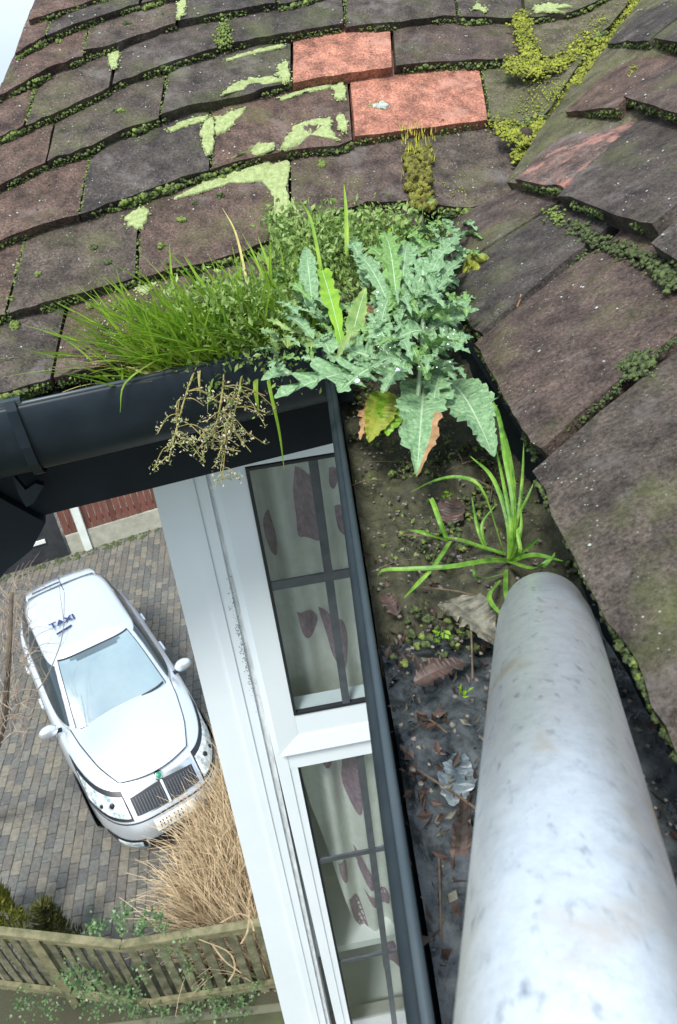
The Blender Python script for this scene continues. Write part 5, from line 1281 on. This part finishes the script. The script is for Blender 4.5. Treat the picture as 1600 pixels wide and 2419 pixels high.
    # greenhouse shell
    def sh(t, u, off=0.):
        """t angle, u 0 belt .. 1 roof edge"""
        c, s = math.cos(t), math.sin(t); NE2 = 5.5
        cx_ = -.30+(-.52+.30)*u; ha = (1.42 if c > 0 else 1.62)+((.72 if c > 0 else 1.12)-(1.42 if c > 0 else 1.62))*u; w = .79+(.60-.79)*(max(u, 0)**.9)
        z = .95+(1.385-.95)*math.sin(u*math.pi/2*.92)/math.sin(math.pi/2*.92)
        x = cx_+(ha+off)*np.sign(c)*abs(c)**(2/NE2); y = (w+off)*np.sign(s)*abs(s)**(2/NE2)
        return (x, y, z+off*.4)
    Ng = 96; v = []; us = (0, .2, .4, .6, .8, 1.)
    for u in us:
        for j in range(Ng): v.append(sh(2*math.pi*j/Ng, u))
    last = v[-Ng:]
    for q, dz in ((.12, .035), (.35, .06), (.7, .075), (1, .08)):
        for (x, y, z) in last:
            sx_ = max(-1.1, min(.0, x)); v.append((x+(sx_-x)*q, y*(1-q), z+dz))
    nr = len(us)+4
    f = [(r_*Ng+j, r_*Ng+(j+1) % Ng, (r_+1)*Ng+(j+1) % Ng, (r_+1)*Ng+j) for r_ in range(nr-1) for j in range(Ng)]
    loc('roof', v, f, M_BODY)
    def gpatch(name, t0, t1, u0, u1, m_, off, kt=14, ku=6, shape=None):
        v = []
        for a_ in range(ku+1):
            u = u0+(u1-u0)*a_/ku; ta, tb = t0, t1
            if shape: ta, tb = shape(u, t0, t1)
            for b_ in range(kt+1): v.append(sh(ta+(tb-ta)*b_/kt, u, off))
        return loc(name, v, [(r_*(kt+1)+j, r_*(kt+1)+j+1, (r_+1)*(kt+1)+j+1, (r_+1)*(kt+1)+j) for r_ in range(ku) for j in range(kt)], m_)
    tc = .54
    gpatch('windscreen_seal', -tc-.05, tc+.05, -.02, .985, M_TRIM, .004, 24)
    ws = gpatch('windscreen', -tc, tc, .03, .95, M_CGL, .009, 24)
    gpatch('rear_window', math.pi-tc, math.pi+tc, .12, .93, M_CGD, .008, 20)
    gpatch('wiper', -.42, .25, .045, .075, M_TRIM, .02, 12, 1)
    gpatch('wiper', .05, .47, .09, .115, M_TRIM, .02, 12, 1)
    gpatch('cowl', -tc, tc, -.06, .02, M_TRIM, .012, 24, 1)
    for s in (-1, 1):
        def T_(a_): return s*a_ if s > 0 else 2*math.pi-a_
        for (a0, a1) in ((.78, 1.62), (1.66, 2.18), (2.22, 2.52)):
            gpatch('side_window', T_(a0), T_(a1), .06, .86, M_CGD, .009, 12)
        # mirrors
        c = V(.88, s*.93, 1.03); v2, f2 = blobs([(c, .115, (1, 0, 0), .55)], 2, 0.); v2 = (v2-c)*V(1, 1.05, .72)+c; loc('mirror', v2, [tuple(q) for q in f2], M_BODY)
        mb = MB(); mb.tube([T((.88, s*.78, .97)), T((.88, s*.88, 1.0))], .03, 6); mb.build('mirror_arm', M_TRIM, root, local=True)
        # side rubbing strip and door shut lines, handles
        for xd in (.78, -.22, -1.02):
            v = []
            for z in (.30, .5, .7, .78):
                w = np.interp(z, [r_[0] for r_ in RG], [r_[3] for r_ in RG])
                for dx in (-.006, .006):
                    x = xd+dx; y = w*(1-abs(x/2.26)**NE)**(1/NE)+.004; v.append((x, s*y, zsh(x, z)))
            loc('door_shut_line', v, [(2*i, 2*i+1, 2*i+3, 2*i+2) for i in range(3)], M_TRIM, False)
        for xd in (.02, -.86):
            y = .878; v = [(xd, s*y, .80), (xd+.19, s*y, .80), (xd+.19, s*(y+.03), .81), (xd, s*(y+.03), .81), (xd, s*y, .84), (xd+.19, s*y, .84), (xd+.19, s*(y+.03), .83), (xd, s*(y+.03), .83)]
            loc('door_handle', v, [(0, 1, 2, 3), (4, 5, 6, 7), (0, 1, 5, 4), (1, 2, 6, 5), (2, 3, 7, 6), (3, 0, 4, 7)], M_BODY, False)
        v = []
        for i in range(24):
            x = -1.9+3.7*i/23; w = .89*(1-abs(x/2.28)**NE)**(1/NE)+.010
            v += [(x, s*w, .47), (x, s*w, .53)]
        loc('side_strip', v, [(2*i, 2*i+2, 2*i+3, 2*i+1) for i in range(23)], M_TRIM, False)
        for xw in (1.38, -1.42):
            c = V(xw, s*.715, .315)
            wh = MB(); pr = [(.315, -.09), (.33, -.05), (.33, .05), (.315, .09), (.21, .09)]; rows = []
            for k in range(33):
                t = 2*math.pi*k/32; rows.append([T((c[0]+r_*math.cos(t), c[1]+s*o_, c[2]+r_*math.sin(t))) for r_, o_ in pr])
            wh.grid(rows); wo = wh.build('wheel', M_TYRE, root, True, local=True)
            rm = MB()
            for k in range(10):
                t = 2*math.pi*k/10; t2 = t+.28; rm.add([T((c[0], c[1]+s*.075, c[2])), T((c[0]+.21*math.cos(t), c[1]+s*.085, c[2]+.21*math.sin(t))), T((c[0]+.21*math.cos(t2), c[1]+s*.085, c[2]+.21*math.sin(t2)))], [(0, 1, 2)])
            ring = []; 
            for k in range(25):
                t = 2*math.pi*k/24; ring.append([T((c[0]+r_*math.cos(t), c[1]+s*.088, c[2]+r_*math.sin(t))) for r_ in (.19, .225)])
            rm.grid(ring); rm.build('rim', M_RIM, root, local=True)
            # wheel arch
            ar = []
            for k in range(25):
                t = math.pi*(k/24)*1.16-.25; x = xw+.39*math.cos(t); x2 = xw+.325*math.cos(t); z = .315+.39*math.sin(t); z2 = .315+.325*math.sin(t)
                yy = .889*(max(0, 1-abs(xw/2.28)**NE))**(1/NE)+.012; ar.append([T((x, s*(yy-.012), z)), T((x2, s*yy, z2))])
            wa = MB(); wa.grid(ar); wa.build('wheel_arch', M_TRIM, root, local=True)
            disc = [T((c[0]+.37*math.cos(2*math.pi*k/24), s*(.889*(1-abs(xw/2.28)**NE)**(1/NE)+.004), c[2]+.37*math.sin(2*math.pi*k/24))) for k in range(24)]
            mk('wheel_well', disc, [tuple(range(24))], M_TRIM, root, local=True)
    # rear spoiler, aerial, tail lamps
    v = []; kk = 15
    for zo in (0, -.03):
        for r_ in range(4):
            for j in range(kk):
                q = -1+2*j/(kk-1); hw = .53-.03*r_/3; v.append((-1.50-(.36*r_/3)*(1-.22*abs(q)**3), q*hw, 1.445-.055*(r_/3)**1.5-.025*q*q+zo))
    f = [(b_*4*kk+r_*kk+j, b_*4*kk+r_*kk+j+1, b_*4*kk+(r_+1)*kk+j+1, b_*4*kk+(r_+1)*kk+j) for b_ in (0, 1) for r_ in range(3) for j in range(kk-1)]
    f += [(3*kk+j, 3*kk+j+1, 7*kk+j+1, 7*kk+j) for j in range(kk-1)]
    loc('spoiler', v, f, M_BODY)
    for (ya, yb, xo, w_, nm_) in ((-.42, .0, -.10, .035, 'spoiler_gap'), (-.50, .50, -.0, .022, 'tailgate_gap')):
        v = []
        for j in range(13):
            y = ya+(yb-ya)*j/12; q = y/.52; zt_ = 1.452-.025*q*q-.055*(abs(xo)/.36)**1.5; v += [(-1.50+xo, y, zt_), (-1.50+xo-w_, y, zt_-.003)]
        loc(nm_, v, [(2*j, 2*j+1, 2*j+3, 2*j+2) for j in range(12)], M_TRIM)
    mb = MB(); mb.tube([T((-1.3, 0, 1.46)), T((-1.42, 0, 1.62))], .006, 5); mb.build('aerial', M_TRIM, root, local=True)
    # TAXI on the roof, sticker in the windscreen, inner mirror
    ztxt = sh(0, 1)[2]+.078
    def roofm(px, py, z, rz=0):
        Mi = (Matrix.Translation(root.location) @ root.rotation_euler.to_matrix().to_4x4()).inverted()
        return Mi @ Vector(onz(px, py, GZ+z))
    q0 = roofm(133, 1478, 1.545); q1 = roofm(164, 1464, 1.545); d = (q1-q0); d.z = 0; ang_ = math.atan2(d.y, d.x)
    c = (q0+q1)/2; zz = 1.463*SZ+.016
    text('TAXI', .15, M_BLUE, root, Matrix.Translation((c.x, c.y, zz)) @ Matrix.Rotation(ang_, 4, 'Z') , 'lettering')
    r0 = roofm(135, 1501, 1.545); r1 = roofm(170, 1479, 1.545)
    d = unit(V(*(r1-r0))); s_ = V(-d[1], d[0], 0)*.014; z3 = V(0, 0, zz)
    a_, b_ = V(r0.x, r0.y, 0)+z3, V(r1.x, r1.y, 0)+z3
    mk('lettering_bar', [a_-s_, b_-s_, b_+s_, a_+s_, a_-s_-V(0, 0, .01), b_-s_-V(0, 0, .01), b_+s_-V(0, 0, .01), a_+s_-V(0, 0, .01)], [(0, 1, 2, 3), (0, 4, 5, 1), (1, 5, 6, 2), (2, 6, 7, 3), (3, 7, 4, 0)], M_BLUE, root, local=True)
    gpatch('screen_sticker', -tc+.015, -tc+.10, .17, .33, M_PLATE, .016, 3, 2)
    gpatch('rear_view_mirror', -.10, .12, .86, .945, mat('mirror_back', (.10, .14, .16), None, rough=.4), .013, 4, 2)
    gpatch('windscreen_shade', -.2, .2, .90, .955, mat('shade_band', (.12, .18, .2), None, rough=.2), .011, 6, 1)
    for y in (-.20, -.165, -.12, -.085, -.02, .03, .075):
        v = [frontp(y+dy, z, .030) for z in (.445, .515) for dy in (-.006, .006)]
        loc('plate_stroke', v, [(0, 1, 3, 2)], M_TRIM, False, pl)
car()
